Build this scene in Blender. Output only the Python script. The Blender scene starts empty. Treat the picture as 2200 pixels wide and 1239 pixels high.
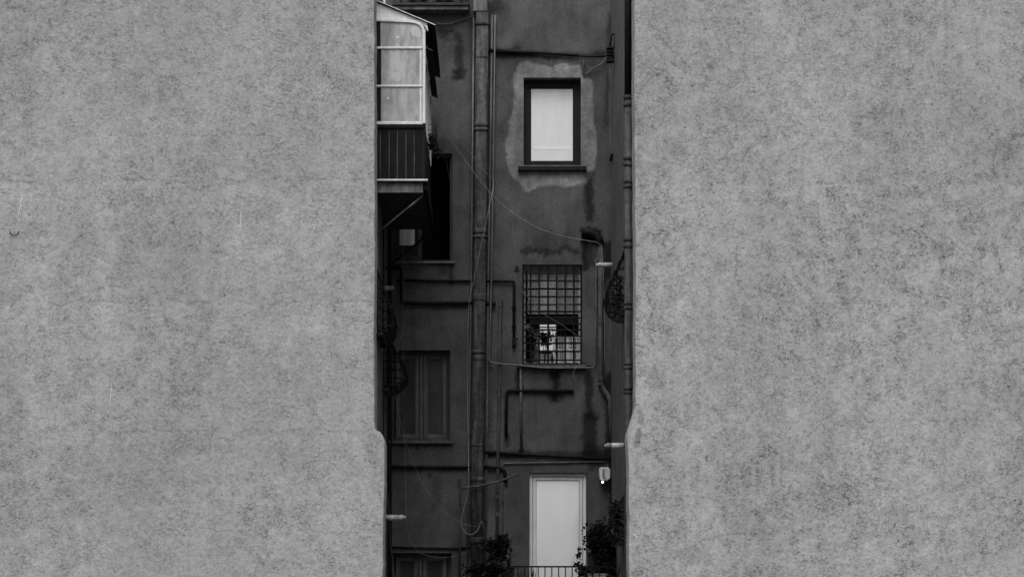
import bpy, math, random
from mathutils import Vector, noise as mnoise

random.seed(7)
SC = bpy.context.scene
COL = SC.collection
R = math.radians

# ------------------------------------------------------------------ camera
# lens axis meets the picture at pixel (CX, CY) of the 2200 x 1239 photograph
CX, CY, CAMY, FPX = 1070.0, 1400.0, -40.0, 4400.0
cam_d = bpy.data.cameras.new('camera')
cam = bpy.data.objects.new('camera', cam_d)
COL.objects.link(cam)
cam.location = (0, CAMY, 0)
cam.rotation_euler = (R(90), 0, 0)
cam_d.sensor_width = 36
cam_d.lens = 72
cam_d.shift_x = (1100 - CX) / 2200
cam_d.shift_y = (CY - 619.5) / 2200
cam_d.clip_end = 3000
cam_d.clip_start = 0.1
SC.camera = cam

# ------------------------------------------------------------------ sky, sun, exposure (monochrome photograph)
EL, ROT = R(58), R(188)
w = bpy.data.worlds.new('World')
SC.world = w
w.use_nodes = True
nt = w.node_tree
nt.nodes.clear()
sky = nt.nodes.new('ShaderNodeTexSky')
sky.sky_type = 'NISHITA'
sky.sun_disc = False
sky.sun_elevation = EL
sky.sun_rotation = ROT
sky.air_density = 2.0
sky.dust_density = 6.0
sky.ozone_density = 1.0
hs = nt.nodes.new('ShaderNodeHueSaturation')
hs.inputs['Saturation'].default_value = 0.0
bg = nt.nodes.new('ShaderNodeBackground')
bg.inputs['Strength'].default_value = 0.15
wo = nt.nodes.new('ShaderNodeOutputWorld')
nt.links.new(sky.outputs[0], hs.inputs['Color'])
nt.links.new(hs.outputs[0], bg.inputs['Color'])
nt.links.new(bg.outputs[0], wo.inputs['Surface'])
sd = bpy.data.lights.new('sun', 'SUN')
sd.energy = 1.2
sd.angle = R(50)
sd.color = (1, 1, 1)
so = bpy.data.objects.new('sun', sd)
COL.objects.link(so)
so.rotation_euler = Vector((math.cos(EL) * math.sin(ROT), math.cos(EL) * math.cos(ROT), math.sin(EL))).to_track_quat('Z', 'Y').to_euler()
so.location = (-20, -30, 40)
vs = SC.view_settings
vs.view_transform = 'Standard'
vs.look = 'None'
vs.exposure = 0.0
vs.gamma = 1.0
vs.use_curve_mapping = False

# ------------------------------------------------------------------ places
def X(px, D=40.0): return (px - CX) * D / FPX
def Z(py, D=40.0): return (CY - py) * D / FPX
def P(px, py, D=40.0): return Vector((X(px, D), D + CAMY, Z(py, D)))

GROUND = -1.7
DN = 30.0                      # distance of the two near walls
YN = DN + CAMY
XL, XR = X(833), X(1313)       # courtyard side walls
TOP = 19.0

# ------------------------------------------------------------------ materials
class NB:
    def __init__(s, name):
        s.m = bpy.data.materials.new(name)
        s.m.use_nodes = True
        s.t = s.m.node_tree
        s.t.nodes.clear()
        s.out = s.t.nodes.new('ShaderNodeOutputMaterial')
        s.b = s.t.nodes.new('ShaderNodeBsdfPrincipled')
        s.t.links.new(s.b.outputs[0], s.out.inputs['Surface'])
        s.pos = s.t.nodes.new('ShaderNodeNewGeometry').outputs['Position']
    def link(s, a, b):
        if isinstance(a, (int, float)): b.default_value = a
        else: s.t.links.new(a, b)
    def mapv(s, scale, loc=(0, 0, 0)):
        n = s.t.nodes.new('ShaderNodeMapping')
        n.inputs['Scale'].default_value = scale
        n.inputs['Location'].default_value = loc
        s.t.links.new(s.pos, n.inputs['Vector'])
        return n.outputs[0]
    def noise(s, scale, detail=4, rough=0.6, dist=0.0, stretch=(1, 1, 1), loc=(0, 0, 0)):
        n = s.t.nodes.new('ShaderNodeTexNoise')
        n.inputs['Scale'].default_value = scale
        n.inputs['Detail'].default_value = detail
        n.inputs['Roughness'].default_value = rough
        n.inputs['Distortion'].default_value = dist
        s.t.links.new(s.mapv(stretch, loc), n.inputs['Vector'])
        return n.outputs[0]
    def ramp(s, v, a, b, lo=0.0, hi=1.0, smooth=True):
        n = s.t.nodes.new('ShaderNodeMapRange')
        n.interpolation_type = 'SMOOTHSTEP' if smooth else 'LINEAR'
        n.inputs['From Min'].default_value = a
        n.inputs['From Max'].default_value = b
        n.inputs['To Min'].default_value = lo
        n.inputs['To Max'].default_value = hi
        s.link(v, n.inputs['Value'])
        return n.outputs[0]
    def math(s, op, a, b=0.0, c=None):
        n = s.t.nodes.new('ShaderNodeMath')
        n.operation = op
        s.link(a, n.inputs[0]); s.link(b, n.inputs[1])
        if c is not None: s.link(c, n.inputs[2])
        return n.outputs[0]
    def mul(s, a, b): return s.math('MULTIPLY', a, b)
    def add(s, a, b): return s.math('ADD', a, b)
    def grey(s, v):
        n = s.t.nodes.new('ShaderNodeCombineColor')
        for i in range(3): s.link(v, n.inputs[i])
        return n.outputs[0]
    def bump(s, h, strength, dist):
        n = s.t.nodes.new('ShaderNodeBump')
        n.inputs['Strength'].default_value = strength
        n.inputs['Distance'].default_value = dist
        s.link(h, n.inputs['Height'])
        s.t.links.new(n.outputs[0], s.b.inputs['Normal'])
    def attr(s, name):
        n = s.t.nodes.new('ShaderNodeAttribute')
        n.attribute_name = name
        return n.outputs['Fac']
    def col(s, v): s.t.links.new(s.grey(v), s.b.inputs['Base Color'])
    def set(s, rough=0.8, spec=0.3, metal=0.0, ior=1.5):
        s.b.inputs['Roughness'].default_value = rough
        s.b.inputs['Specular IOR Level'].default_value = spec
        s.b.inputs['Metallic'].default_value = metal
        s.b.inputs['IOR'].default_value = ior

def plain(name, base, rough=0.75, var=0.35, scale=9.0, spec=0.3, metal=0.0, bump=0.0, streak=0.35):
    n = NB(name)
    a = n.ramp(n.noise(scale, 6, 0.65, 0.3), 0.3, 0.7, 1 - var, 1 + var)
    b = n.ramp(n.noise(5, 4, 0.6, 0.0, (2.2, 2.2, 0.22)), 0.35, 0.7, 1 - streak, 1 + streak * 0.6)
    n.col(n.mul(n.mul(a, b), base))
    n.set(rough, spec, metal)
    if bump: n.bump(n.noise(scale * 6, 4), bump, 0.01)
    return n.m

def stucco(name, base, specks, seed, vert, joints=(), stains=(), tracks=()):
    """weathered spatula plaster: smooth islands between clumps of small dark pits and hair-thin squiggles"""
    n = NB(name)
    L = (seed, seed * 1.7, seed * 0.6)
    big = n.ramp(n.noise(0.42, 3, 0.5, 0.2, (1, 1, 1), L), 0.32, 0.68, 0.93, 1.06)
    streak = n.ramp(n.noise(1.6, 4, 0.6, 0.2, (1.3, 1.3, 0.16), L), 0.33, 0.7, 0.94, 1.04)
    cloud = n.ramp(n.noise(3.1, 8, 0.68, 0.3, (1, 1, vert), L), 0.36, 0.66, 0.96, 1.03)
    fine = n.ramp(n.noise(19, 6, 0.75, 0.6, (0.75, 1, 1.1), L), 0.3, 0.7, 0.83, 1.16)
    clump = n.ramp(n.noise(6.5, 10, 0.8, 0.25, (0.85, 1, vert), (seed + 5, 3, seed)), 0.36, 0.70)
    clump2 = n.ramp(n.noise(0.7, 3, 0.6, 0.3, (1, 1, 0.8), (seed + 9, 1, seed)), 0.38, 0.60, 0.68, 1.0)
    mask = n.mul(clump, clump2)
    sp = n.ramp(n.noise(38, 4, 0.78, 0.6, (0.6, 1, 1.0), L), 0.48, 0.60)
    sp2 = n.ramp(n.noise(66, 3, 0.7, 0.6, (0.7, 1, 1.0), L), 0.49, 0.60)
    c = n.noise(11.0, 6, 0.7, 1.0, (0.7, 1, 1.2), (seed + 2, 0, seed + 4))
    line = n.ramp(n.math('ABSOLUTE', n.math('SUBTRACT', c, 0.5)), 0.004, 0.018, 1.0, 0.0)
    lm = n.ramp(n.noise(1.9, 4, 0.65, 0.4, (1, 1, 1), (seed + 12, 2, seed)), 0.40, 0.58)
    line = n.mul(n.mul(line, lm), n.ramp(n.noise(24, 2), 0.45, 0.55))
    lone = n.ramp(n.noise(24, 3, 0.75, 0.6, (0.65, 1, 1.2), (seed + 22, 2, seed)), 0.62, 0.68)
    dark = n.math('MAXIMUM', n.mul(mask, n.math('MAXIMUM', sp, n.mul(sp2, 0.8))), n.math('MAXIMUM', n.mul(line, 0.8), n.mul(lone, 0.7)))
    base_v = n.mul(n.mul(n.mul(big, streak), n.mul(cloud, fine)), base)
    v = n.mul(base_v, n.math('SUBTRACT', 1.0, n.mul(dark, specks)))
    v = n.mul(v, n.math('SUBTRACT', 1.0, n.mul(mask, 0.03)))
    sx = n.t.nodes.new('ShaderNodeSeparateXYZ')
    n.t.links.new(n.pos, sx.inputs[0])
    wob = n.math('SUBTRACT', n.noise(1.6, 5, 0.65, 0.2, (1, 1, 0.4), L), 0.5)
    brk = n.ramp(n.noise(2.3, 5, 0.7, 0.2, (1, 1, 0.3), (seed + 31, 0, 0)), 0.42, 0.60)
    for py, line_, step_ in joints:          # day joints left by the plasterers: a broken scraped line, one coat a shade lighter
        d = n.math('MULTIPLY_ADD', wob, 0.30, n.math('SUBTRACT', sx.outputs[2], Z(py, DN)))
        ln = n.mul(n.ramp(n.math('ABSOLUTE', d), 0.0, 0.035, 1.0, 0.0), brk)
        v = n.mul(v, n.math('SUBTRACT', 1.0, n.mul(ln, line_)))
        v = n.mul(v, n.ramp(d, -0.9, 0.0, 1.0, 1.0 + step_, False) if step_ < 0 else n.add(1.0, n.mul(n.mul(n.ramp(d, -0.03, 0.02, 1.0, 0.0), n.ramp(d, -1.1, -0.1, 0.0, 1.0)), step_)))
    for px in tracks:                         # upright trowel tracks
        d = n.math('MULTIPLY_ADD', wob, 0.22, n.math('SUBTRACT', sx.outputs[0], X(px, DN)))
        ln = n.mul(n.ramp(n.math('ABSOLUTE', d), 0.0, 0.05, 1.0, 0.0), n.mul(brk, n.ramp(n.noise(20, 4, 0.7), 0.42, 0.55)))
        v = n.mul(v, n.math('SUBTRACT', 1.0, n.mul(ln, 0.22)))
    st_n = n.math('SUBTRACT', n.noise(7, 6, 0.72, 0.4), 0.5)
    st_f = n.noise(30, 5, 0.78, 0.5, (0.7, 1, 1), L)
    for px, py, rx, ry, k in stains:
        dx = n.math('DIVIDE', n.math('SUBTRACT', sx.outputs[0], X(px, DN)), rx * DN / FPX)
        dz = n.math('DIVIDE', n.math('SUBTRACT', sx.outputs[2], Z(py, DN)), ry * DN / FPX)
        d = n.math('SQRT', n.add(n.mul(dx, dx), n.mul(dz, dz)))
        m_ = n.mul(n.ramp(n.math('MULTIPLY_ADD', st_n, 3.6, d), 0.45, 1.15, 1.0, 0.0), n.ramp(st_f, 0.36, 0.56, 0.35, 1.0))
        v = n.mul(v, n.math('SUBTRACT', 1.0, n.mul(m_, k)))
    n.col(v)
    n.set(0.88, 0.25)
    h = n.math('SUBTRACT', n.add(n.mul(n.noise(4, 5, 0.6, 0.5, (1, 1, vert), L), 1.2), n.mul(n.noise(24, 4, 0.65, 0.3), 0.35)), n.mul(dark, 0.55))
    n.bump(h, 0.45, 0.02)
    return n.m

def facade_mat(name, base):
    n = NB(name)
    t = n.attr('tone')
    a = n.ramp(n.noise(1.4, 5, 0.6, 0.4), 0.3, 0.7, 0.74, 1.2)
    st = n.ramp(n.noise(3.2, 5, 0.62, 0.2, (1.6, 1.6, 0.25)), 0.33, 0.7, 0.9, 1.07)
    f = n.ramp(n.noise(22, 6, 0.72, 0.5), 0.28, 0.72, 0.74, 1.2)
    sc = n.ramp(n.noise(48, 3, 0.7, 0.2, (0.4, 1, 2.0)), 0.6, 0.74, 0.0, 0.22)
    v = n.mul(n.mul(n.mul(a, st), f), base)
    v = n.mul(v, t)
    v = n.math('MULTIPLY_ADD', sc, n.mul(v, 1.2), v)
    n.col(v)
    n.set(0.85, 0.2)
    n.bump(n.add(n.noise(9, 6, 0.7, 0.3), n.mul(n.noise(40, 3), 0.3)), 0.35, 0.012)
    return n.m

def shiny_pane(name, base, rough, spec, ior, var=0.06, streak=0.0):
    n = NB(name)
    a = n.ramp(n.noise(3.0, 4, 0.6, 0.2, (1, 1, 0.35)), 0.3, 0.7, 1 - var, 1 + var)
    s = n.ramp(n.noise(5, 6, 0.7, 0.4, (1.6, 1, 0.45)), 0.42, 0.72, 1.0, 1 - streak)
    n.col(n.mul(n.mul(a, s), base))
    n.set(rough, spec, 0, ior)
    return n.m

M = {}
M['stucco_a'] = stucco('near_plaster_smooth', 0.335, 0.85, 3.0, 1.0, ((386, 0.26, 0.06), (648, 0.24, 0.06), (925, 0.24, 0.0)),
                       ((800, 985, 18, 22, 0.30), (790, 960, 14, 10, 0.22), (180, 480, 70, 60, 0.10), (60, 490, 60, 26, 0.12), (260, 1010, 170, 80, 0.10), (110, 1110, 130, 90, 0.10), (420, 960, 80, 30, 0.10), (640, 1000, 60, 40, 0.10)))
M['stucco_b'] = stucco('near_plaster_pitted', 0.345, 1.0, 41.0, 0.72, ((390, 0.10, 0.03), (655, 0.12, 0.03), (905, 0.10, 0.02)),
                       ((1371, 935, 9, 14, 0.55), (1367, 955, 8, 9, 0.4), (1377, 895, 7, 20, 0.3), (1364, 1228, 12, 14, 0.4), (2165, 320, 40, 26, 0.28), (2110, 330, 40, 26, 0.18), (2190, 290, 14, 6, 0.4), (1440, 335, 40, 30, 0.14), (1590, 245, 30, 24, 0.14), (1480, 1195, 70, 22, 0.2), (1640, 1150, 60, 50, 0.1), (2020, 540, 30, 20, 0.2), (1900, 490, 40, 24, 0.14)), (1842, 1600, 2030))
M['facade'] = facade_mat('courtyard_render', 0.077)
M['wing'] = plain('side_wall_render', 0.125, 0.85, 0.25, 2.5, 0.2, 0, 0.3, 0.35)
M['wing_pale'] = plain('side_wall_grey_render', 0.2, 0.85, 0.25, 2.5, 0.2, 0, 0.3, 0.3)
M['room'] = plain('room_plaster', 0.5, 0.9, 0.08, 2)
M['room_dark'] = plain('dark_room_plaster', 0.035, 0.9, 0.1, 2)  # darkness of the unlit room put into the wall colour
M['dark_frame'] = plain('dark_painted_metal_frame', 0.012, 0.5, 0.25, 6, 0.12, 0, 0, 0.15)
M['wood_dark'] = plain('dark_brown_wood', 0.045, 0.6, 0.3, 5, 0.3, 0, 0.1, 0.4)
M['board'] = plain('black_brown_board', 0.008, 0.6, 0.3, 6, 0.1, 0, 0.1, 0.5)
M['wood_grey'] = plain('grey_brown_wood', 0.075, 0.6, 0.2, 6, 0.3, 0, 0.1, 0.25)
M['awning'] = plain('grey_awning_sheet', 0.05, 0.7, 0.15, 6, 0.2)
M['white_frame'] = plain('white_plastic_frame', 0.66, 0.4, 0.06, 4, 0.4, 0, 0, 0.08)
M['old_white'] = plain('weathered_white_paint', 0.64, 0.5, 0.1, 10, 0.35, 0, 0.05, 0.12)
M['blind'] = shiny_pane('white_film_pane', 0.72, 0.04, 0.5, 1.75)
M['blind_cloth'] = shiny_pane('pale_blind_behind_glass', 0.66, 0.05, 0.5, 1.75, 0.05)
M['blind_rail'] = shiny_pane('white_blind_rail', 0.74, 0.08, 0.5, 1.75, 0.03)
M['door_pane'] = shiny_pane('frosted_white_pane', 0.82, 0.08, 0.5, 3.2, 0.03)
M['fibre'] = shiny_pane('dirty_translucent_glazing', 0.34, 0.3, 0.5, 1.5, 0.34, 0.42)
M['fibre_pale'] = shiny_pane('wiped_translucent_glazing', 0.43, 0.35, 0.5, 1.5, 0.2, 0.2)
M['glass_dark'] = shiny_pane('dark_window_glass', 0.035, 0.12, 0.12, 1.4, 0.3)
M['glass_side'] = shiny_pane('grey_side_glass', 0.11, 0.08, 0.5, 1.5)
M['pipe_grey'] = plain('weathered_grey_pipe', 0.06, 0.6, 0.35, 12, 0.12, 0, 0.1, 0.5)
M['pipe_wall'] = plain('wall_painted_pipe', 0.075, 0.7, 0.3, 9, 0.12, 0, 0.1, 0.4)
M['pipe_thin'] = plain('galvanised_thin_pipe', 0.1, 0.5, 0.25, 9, 0.4, 0, 0, 0.35)
M['pipe_black'] = plain('black_iron_pipe', 0.011, 0.6, 0.3, 9, 0.12)
M['iron'] = plain('black_wrought_iron', 0.008, 0.6, 0.3, 9, 0.12)
M['pale'] = plain('pale_plastic', 0.55, 0.45, 0.12, 14, 0.4, 0, 0, 0.15)
M['pale_dim'] = plain('dusty_pale_plastic', 0.5, 0.5, 0.2, 14, 0.35)
M['band'] = plain('grey_banding', 0.1, 0.5, 0.2, 14, 0.35)
M['cable'] = plain('pale_cable_sheath', 0.3, 0.5, 0.2, 9)
M['cable_dim'] = plain('dusty_cable_sheath', 0.2, 0.5, 0.2, 9)
M['cable_dark'] = plain('dark_cable_sheath', 0.11, 0.6, 0.2, 9)
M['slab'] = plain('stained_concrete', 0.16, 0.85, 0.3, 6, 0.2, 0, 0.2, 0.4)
M['slab_dark'] = plain('sooty_concrete', 0.045, 0.85, 0.3, 6, 0.2)  # darker concrete for balcony roof, slabs and soffit
M['stone'] = plain('dark_stone_sill', 0.075, 0.6, 0.3, 8, 0.3)
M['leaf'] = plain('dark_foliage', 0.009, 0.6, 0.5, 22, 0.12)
M['pot'] = plain('clay_pot', 0.09, 0.8, 0.3, 9)
M['pot_pale'] = plain('pale_planter', 0.3, 0.8, 0.25, 9)
M['slat'] = plain('grey_roller_slat', 0.30, 0.55, 0.15, 9, 0.3, 0, 0, 0.2)
M['crate'] = plain('white_plastic_crate', 0.82, 0.45, 0.08, 9)
M['cloth'] = plain('pale_curtain', 0.42, 0.9, 0.15, 7)
M['ground'] = plain('ground_paving', 0.18, 0.9, 0.25, 1.5)
n_ = NB('lit_bulb'); n_.b.inputs['Base Color'].default_value = (0.9, 0.9, 0.9, 1)
n_.b.inputs['Emission Color'].default_value = (1, 1, 1, 1); n_.b.inputs['Emission Strength'].default_value = 1.6
M['bulb'] = n_.m

# ------------------------------------------------------------------ mesh helpers
class MB:
    def __init__(s): s.v, s.f, s.sm = [], [], []
    def add(s, vs, fs, smooth=False):
        o = len(s.v)
        s.v += [Vector(v) for v in vs]
        s.f += [tuple(i + o for i in f) for f in fs]
        s.sm += [smooth] * len(fs)
        return s
    def box(s, a, b):
        x0, x1 = sorted((a[0], b[0])); y0, y1 = sorted((a[1], b[1])); z0, z1 = sorted((a[2], b[2]))
        return s.add([(x0, y0, z0), (x1, y0, z0), (x1, y1, z0), (x0, y1, z0), (x0, y0, z1), (x1, y0, z1), (x1, y1, z1), (x0, y1, z1)],
                     [(0, 3, 2, 1), (4, 5, 6, 7), (0, 1, 5, 4), (1, 2, 6, 5), (2, 3, 7, 6), (3, 0, 4, 7)])
    def prism(s, poly, y0, y1):
        """poly: (x, z) list, extruded along y"""
        n = len(poly)
        a = sum(poly[i][0] * poly[(i + 1) % n][1] - poly[(i + 1) % n][0] * poly[i][1] for i in range(n))
        if a < 0: poly = poly[::-1]
        vs = [(x, y0, z) for x, z in poly] + [(x, y1, z) for x, z in poly]
        fs = [tuple(range(n)), tuple(range(2 * n - 1, n - 1, -1))]
        fs += [(i, i + n, (i + 1) % n + n, (i + 1) % n) for i in range(n)]
        return s.add(vs, fs)
    def sheet(s, q, t):
        """four corners, thickness vector t"""
        q = [Vector(p) for p in q]; t = Vector(t)
        return s.add(q + [p + t for p in q], [(0, 1, 2, 3), (7, 6, 5, 4), (0, 4, 5, 1), (1, 5, 6, 2), (2, 6, 7, 3), (3, 7, 4, 0)])
    def tube(s, pts, r, sides=8, cap=True, boxy=2.0):
        pts = [Vector(p) for p in pts]
        rs = r if isinstance(r, (list, tuple)) else [r] * len(pts)
        n = len(pts)
        o = len(s.v)
        up = None
        for i, p in enumerate(pts):
            t = (pts[min(i + 1, n - 1)] - pts[max(i - 1, 0)])
            if t.length < 1e-9: t = Vector((0, 0, 1))
            t.normalize()
            if up is None:
                up = Vector((0, 1, 0)) if abs(t.y) < 0.9 else Vector((1, 0, 0))
            a = (up - t * up.dot(t))
            if a.length < 1e-6: a = t.orthogonal()
            a.normalize(); up = a
            b = t.cross(a)
            for k in range(sides):
                an = 2 * math.pi * k / sides
                ca, sa = math.cos(an), math.sin(an)
                ca, sa = math.copysign(abs(ca) ** (2 / boxy), ca), math.copysign(abs(sa) ** (2 / boxy), sa)
                s.v.append(p + (a * ca + b * sa) * rs[i])
        for i in range(n - 1):
            for k in range(sides):
                k2 = (k + 1) % sides
                s.f.append((o + i * sides + k, o + i * sides + k2, o + (i + 1) * sides + k2, o + (i + 1) * sides + k)); s.sm.append(True)
        if cap:
            s.f.append(tuple(o + k for k in range(sides))[::-1]); s.sm.append(False)
            s.f.append(tuple(o + (n - 1) * sides + k for k in range(sides))); s.sm.append(False)
        return s
    def lathe(s, c, prof, sides=14):
        """prof: (radius, height) list about the vertical through c"""
        c = Vector(c); o = len(s.v); n = len(prof)
        for r, h in prof:
            for k in range(sides):
                an = 2 * math.pi * k / sides
                s.v.append(c + Vector((r * math.cos(an), r * math.sin(an), h)))
        for i in range(n - 1):
            for k in range(sides):
                k2 = (k + 1) % sides
                s.f.append((o + i * sides + k, o + i * sides + k2, o + (i + 1) * sides + k2, o + (i + 1) * sides + k)); s.sm.append(True)
        s.f.append(tuple(o + k for k in range(sides))[::-1]); s.sm.append(False)
        s.f.append(tuple(o + (n - 1) * sides + k for k in range(sides))); s.sm.append(False)
        return s

def rootloc(o):
    while o.parent: o = o.parent
    return o.location.copy()

def obj(name, mb, m, parent=None, loc=None, bevel=0.0, label=None):
    off = rootloc(parent) if parent else Vector(loc or (0, 0, 0))
    me = bpy.data.meshes.new(name)
    me.from_pydata([tuple(v - off) for v in mb.v], [], mb.f)
    me.polygons.foreach_set('use_smooth', mb.sm)
    me.materials.append(M[m] if isinstance(m, str) else m)
    me.update()
    o = bpy.data.objects.new(name, me)
    COL.objects.link(o)
    if parent: o.parent = parent
    else: o.location = off
    if bevel:
        b = o.modifiers.new('bevel', 'BEVEL'); b.width = bevel; b.segments = 2; b.limit_method = 'ANGLE'; b.angle_limit = R(40)
    if label: o['label'] = label
    return o

def tag(o, label, cat, group=None, kind=None):
    o['label'] = label; o['category'] = cat
    if group: o['group'] = group
    if kind: o['kind'] = kind
    return o

def thing(name, label, cat, loc, group=None):
    o = bpy.data.objects.new(name, None)
    o.empty_display_size = 0.1
    o.location = loc
    COL.objects.link(o)
    return tag(o, label, cat, group)

def structure(name, mb, m):
    o = obj(name, mb, m); o['kind'] = 'structure'
    return o

def fillet(pts, rad, seg=5):
    pts = [Vector(p) for p in pts]
    out = [pts[0]]
    for i in range(1, len(pts) - 1):
        a, b, c = pts[i - 1], pts[i], pts[i + 1]
        r = min(rad, (a - b).length * 0.45, (c - b).length * 0.45)
        p, q = b + (a - b).normalized() * r, b + (c - b).normalized() * r
        for k in range(seg + 1):
            t = k / seg
            out.append(p * (1 - t) ** 2 + b * 2 * t * (1 - t) + q * t * t)
    out.append(pts[-1])
    return out

def spline(pts, seg=8):
    pts = [Vector(p) for p in pts]
    q = [pts[0] * 2 - pts[1]] + pts + [pts[-1] * 2 - pts[-2]]
    out = []
    for i in range(1, len(q) - 2):
        p0, p1, p2, p3 = q[i - 1:i + 3]
        for k in range(seg):
            t = k / seg
            out.append(0.5 * ((2 * p1) + (p2 - p0) * t + (2 * p0 - 5 * p1 + 4 * p2 - p3) * t * t + (3 * p1 - p0 - 3 * p2 + p3) * t ** 3))
    out.append(pts[-1])
    return out

# ------------------------------------------------------------------ ground
structure('ground', MB().add([(-600, -600, GROUND), (600, -600, GROUND), (600, 600, GROUND), (-600, 600, GROUND)], [(0, 1, 2, 3)]), 'ground')
structure('terrace', MB().box((X(1010), -2.75, GROUND), (XR - 0.003, -0.003, 0.72)), 'slab')

# ------------------------------------------------------------------ near plaster buildings
def densify(pl, step, jit):
    out = []
    for (a, b), (c, d) in zip(pl[:-1], pl[1:]):
        n = max(1, int(abs(d - b) / step))
        for k in range(n):
            t = k / n
            y = b + (d - b) * t
            out.append((a + (c - a) * t + jit * mnoise.noise(Vector((a * 0.3, y * 0.021, 4.0))) + jit * 0.9 * mnoise.noise(Vector((a, y * 0.09, 9.0))) - 1.2 * max(0, mnoise.noise(Vector((a * .01, y * 0.16, 3.0))) - 0.35) * (1 if a < 1000 else -1) * 3, y))
    out.append(pl[-1])
    return out

def near_building(edge, far, m, label, loc):
    e = [(a - (3 if far < 0 else 0), b) for a, b in densify(edge, 14, 1.6)]
    poly = [(X(a, DN), Z(b, DN)) for a, b in e]
    poly = [(poly[0][0], 10.0)] + poly + [(poly[-1][0], GROUND), (far, GROUND), (far, 10.0)]
    t = thing('building', label, 'building', loc)
    obj('wall', MB().prism(poly, YN, YN + 0.6), m, t, bevel=0.013)
    return t
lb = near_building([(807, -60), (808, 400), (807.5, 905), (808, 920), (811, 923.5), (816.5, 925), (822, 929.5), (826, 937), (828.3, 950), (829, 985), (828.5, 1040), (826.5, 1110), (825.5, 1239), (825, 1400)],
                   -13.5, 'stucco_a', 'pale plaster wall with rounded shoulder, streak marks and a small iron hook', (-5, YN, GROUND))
rb = near_building([(1363, -60), (1363, 200), (1365, 500), (1366, 862), (1363, 878), (1356, 904), (1349.5, 926), (1347, 940), (1349, 965), (1351, 1000), (1352, 1239), (1352, 1400)],
                   13.5, 'stucco_b', 'pale pitted plaster wall with sloping shoulder at its base', (5, YN, GROUND))

# marks on the near walls
def drip(px, y0, y1, wpx, lean, parent, name='paint_drip'):
    a = []
    for k in range(9):
        t = k / 8
        ww = wpx * (0.35 + 0.65 * math.sin(math.pi * t) ** 0.7) * random.uniform(0.6, 1.2)
        a.append((px + lean * t + random.uniform(-.5, .5), y0 + (y1 - y0) * t, ww))
    poly = [(X(x - q / 2, DN), Z(y, DN)) for x, y, q in a] + [(X(x + q / 2, DN), Z(y, DN)) for x, y, q in a[::-1]]
    obj(name, MB().prism(poly, YN - 0.003, YN + 0.004), 'pale', parent)
drip(519, 452, 492, 1.6, -3.5, lb)
drip(48, 417, 466, 1.8, -9, lb)
drip(240, 818, 872, 1.2, -4, lb)
hook = [P(22 + 10 * (1 - math.cos(a)) * 0.9, 498 + 8 * math.sin(a), DN) + Vector((0, -0.02, 0)) for a in [math.pi * k / 8 for k in range(9)]]
hook = [hook[0] + Vector((0, 0.03, 0.0))] + hook + [hook[-1] + Vector((0, 0.03, 0.0))]
h = obj('hook', MB().tube(hook, 0.006, 6), 'iron', loc=P(30, 500, DN)); tag(h, 'small curved iron hook set in the smooth plaster wall', 'hook')

# ------------------------------------------------------------------ side wings of the courtyard
lw = thing('building', 'dark side wall beside the glazed balcony, mostly hidden by near plaster', 'building', (XL - 2, -4, GROUND))
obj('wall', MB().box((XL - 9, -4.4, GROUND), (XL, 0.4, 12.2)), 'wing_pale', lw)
rw = thing('building', 'grey streaked side wall behind the collared downpipe', 'building', (XR + 2, -4, GROUND))
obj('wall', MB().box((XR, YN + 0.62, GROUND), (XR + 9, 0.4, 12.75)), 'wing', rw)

def side_window(parent, xw, s, D0, D1, z0, z1):
    y0, y1 = D0 + CAMY, D1 + CAMY
    f = obj('window', MB().box((xw - s * 0.02, y0, z0), (xw + s * 0.03, y1, z1)), 'dark_frame', parent)
    for k in range(2):
        ya = y0 + 0.06 + k * (y1 - y0 - 0.06) / 2
        obj('pane', MB().box((xw + s * 0.031, ya, z0 + 0.06), (xw + s * 0.037, ya + (y1 - y0) / 2 - 0.09, z1 - 0.06)), 'glass_side', f)
    obj('sill', MB().box((xw, y0 - 0.1, z0 - 0.06), (xw + s * 0.12, y1 + 0.1, z0 - 0.004)), 'stone', f)
side_window(lw, XL, 1, 36.4, 37.5, 5.66, 6.7)
side_window(lw, XL, 1, 38.3, 39.3, 4.95, 5.98)
side_window(rw, XR, -1, 34.7, 36.0, 5.85, 6.8)
side_window(rw, XR, -1, 35.1, 36.4, 1.95, 2.7)
obj('ledge', MB().box((XR, 39.2 - 40, Z(352)), (XR - 0.05, 39.8 - 40, Z(345))), 'stone', rw)

# ------------------------------------------------------------------ courtyard facade
OPEN = {'a': (1125, 1248, 167, 355), 'b': (843, 972, 330, 562), 'c': (1122, 1251, 568, 784), 'd': (839, 967, 752, 947), 'e': (838, 970, 1187, 1345), 'f': (1137, 1260, 1015, 1312)}
PATCH = [(1112, 140), (1106, 158), (1102, 175), (1103, 200), (1099, 235), (1092, 268), (1087, 300), (1088, 335), (1092, 365), (1100, 382), (1112, 394), (1122, 408), (1132, 414), (1143, 411), (1158, 401), (1180, 398), (1215, 400),
         (1246, 399), (1262, 397), (1272, 383), (1281, 355), (1285, 322), (1282, 295), (1276, 260), (1274, 220), (1272, 175), (1262, 166), (1250, 160), (1246, 140), (1210, 136), (1180, 141), (1150, 139), (1130, 132)]
def sdist(x, y, poly):
    ins = False; best = 1e9
    n = len(poly)
    for i in range(n):
        x1, y1 = poly[i]; x2, y2 = poly[(i + 1) % n]
        if (y1 > y) != (y2 > y) and x < (x2 - x1) * (y - y1) / (y2 - y1) + x1: ins = not ins
        dx, dy = x2 - x1, y2 - y1
        t = max(0, min(1, ((x - x1) * dx + (y - y1) * dy) / (dx * dx + dy * dy)))
        d = (x - x1 - t * dx) ** 2 + (y - y1 - t * dy) ** 2
        if d < best: best = d
    return -math.sqrt(best) if ins else math.sqrt(best)
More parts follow.
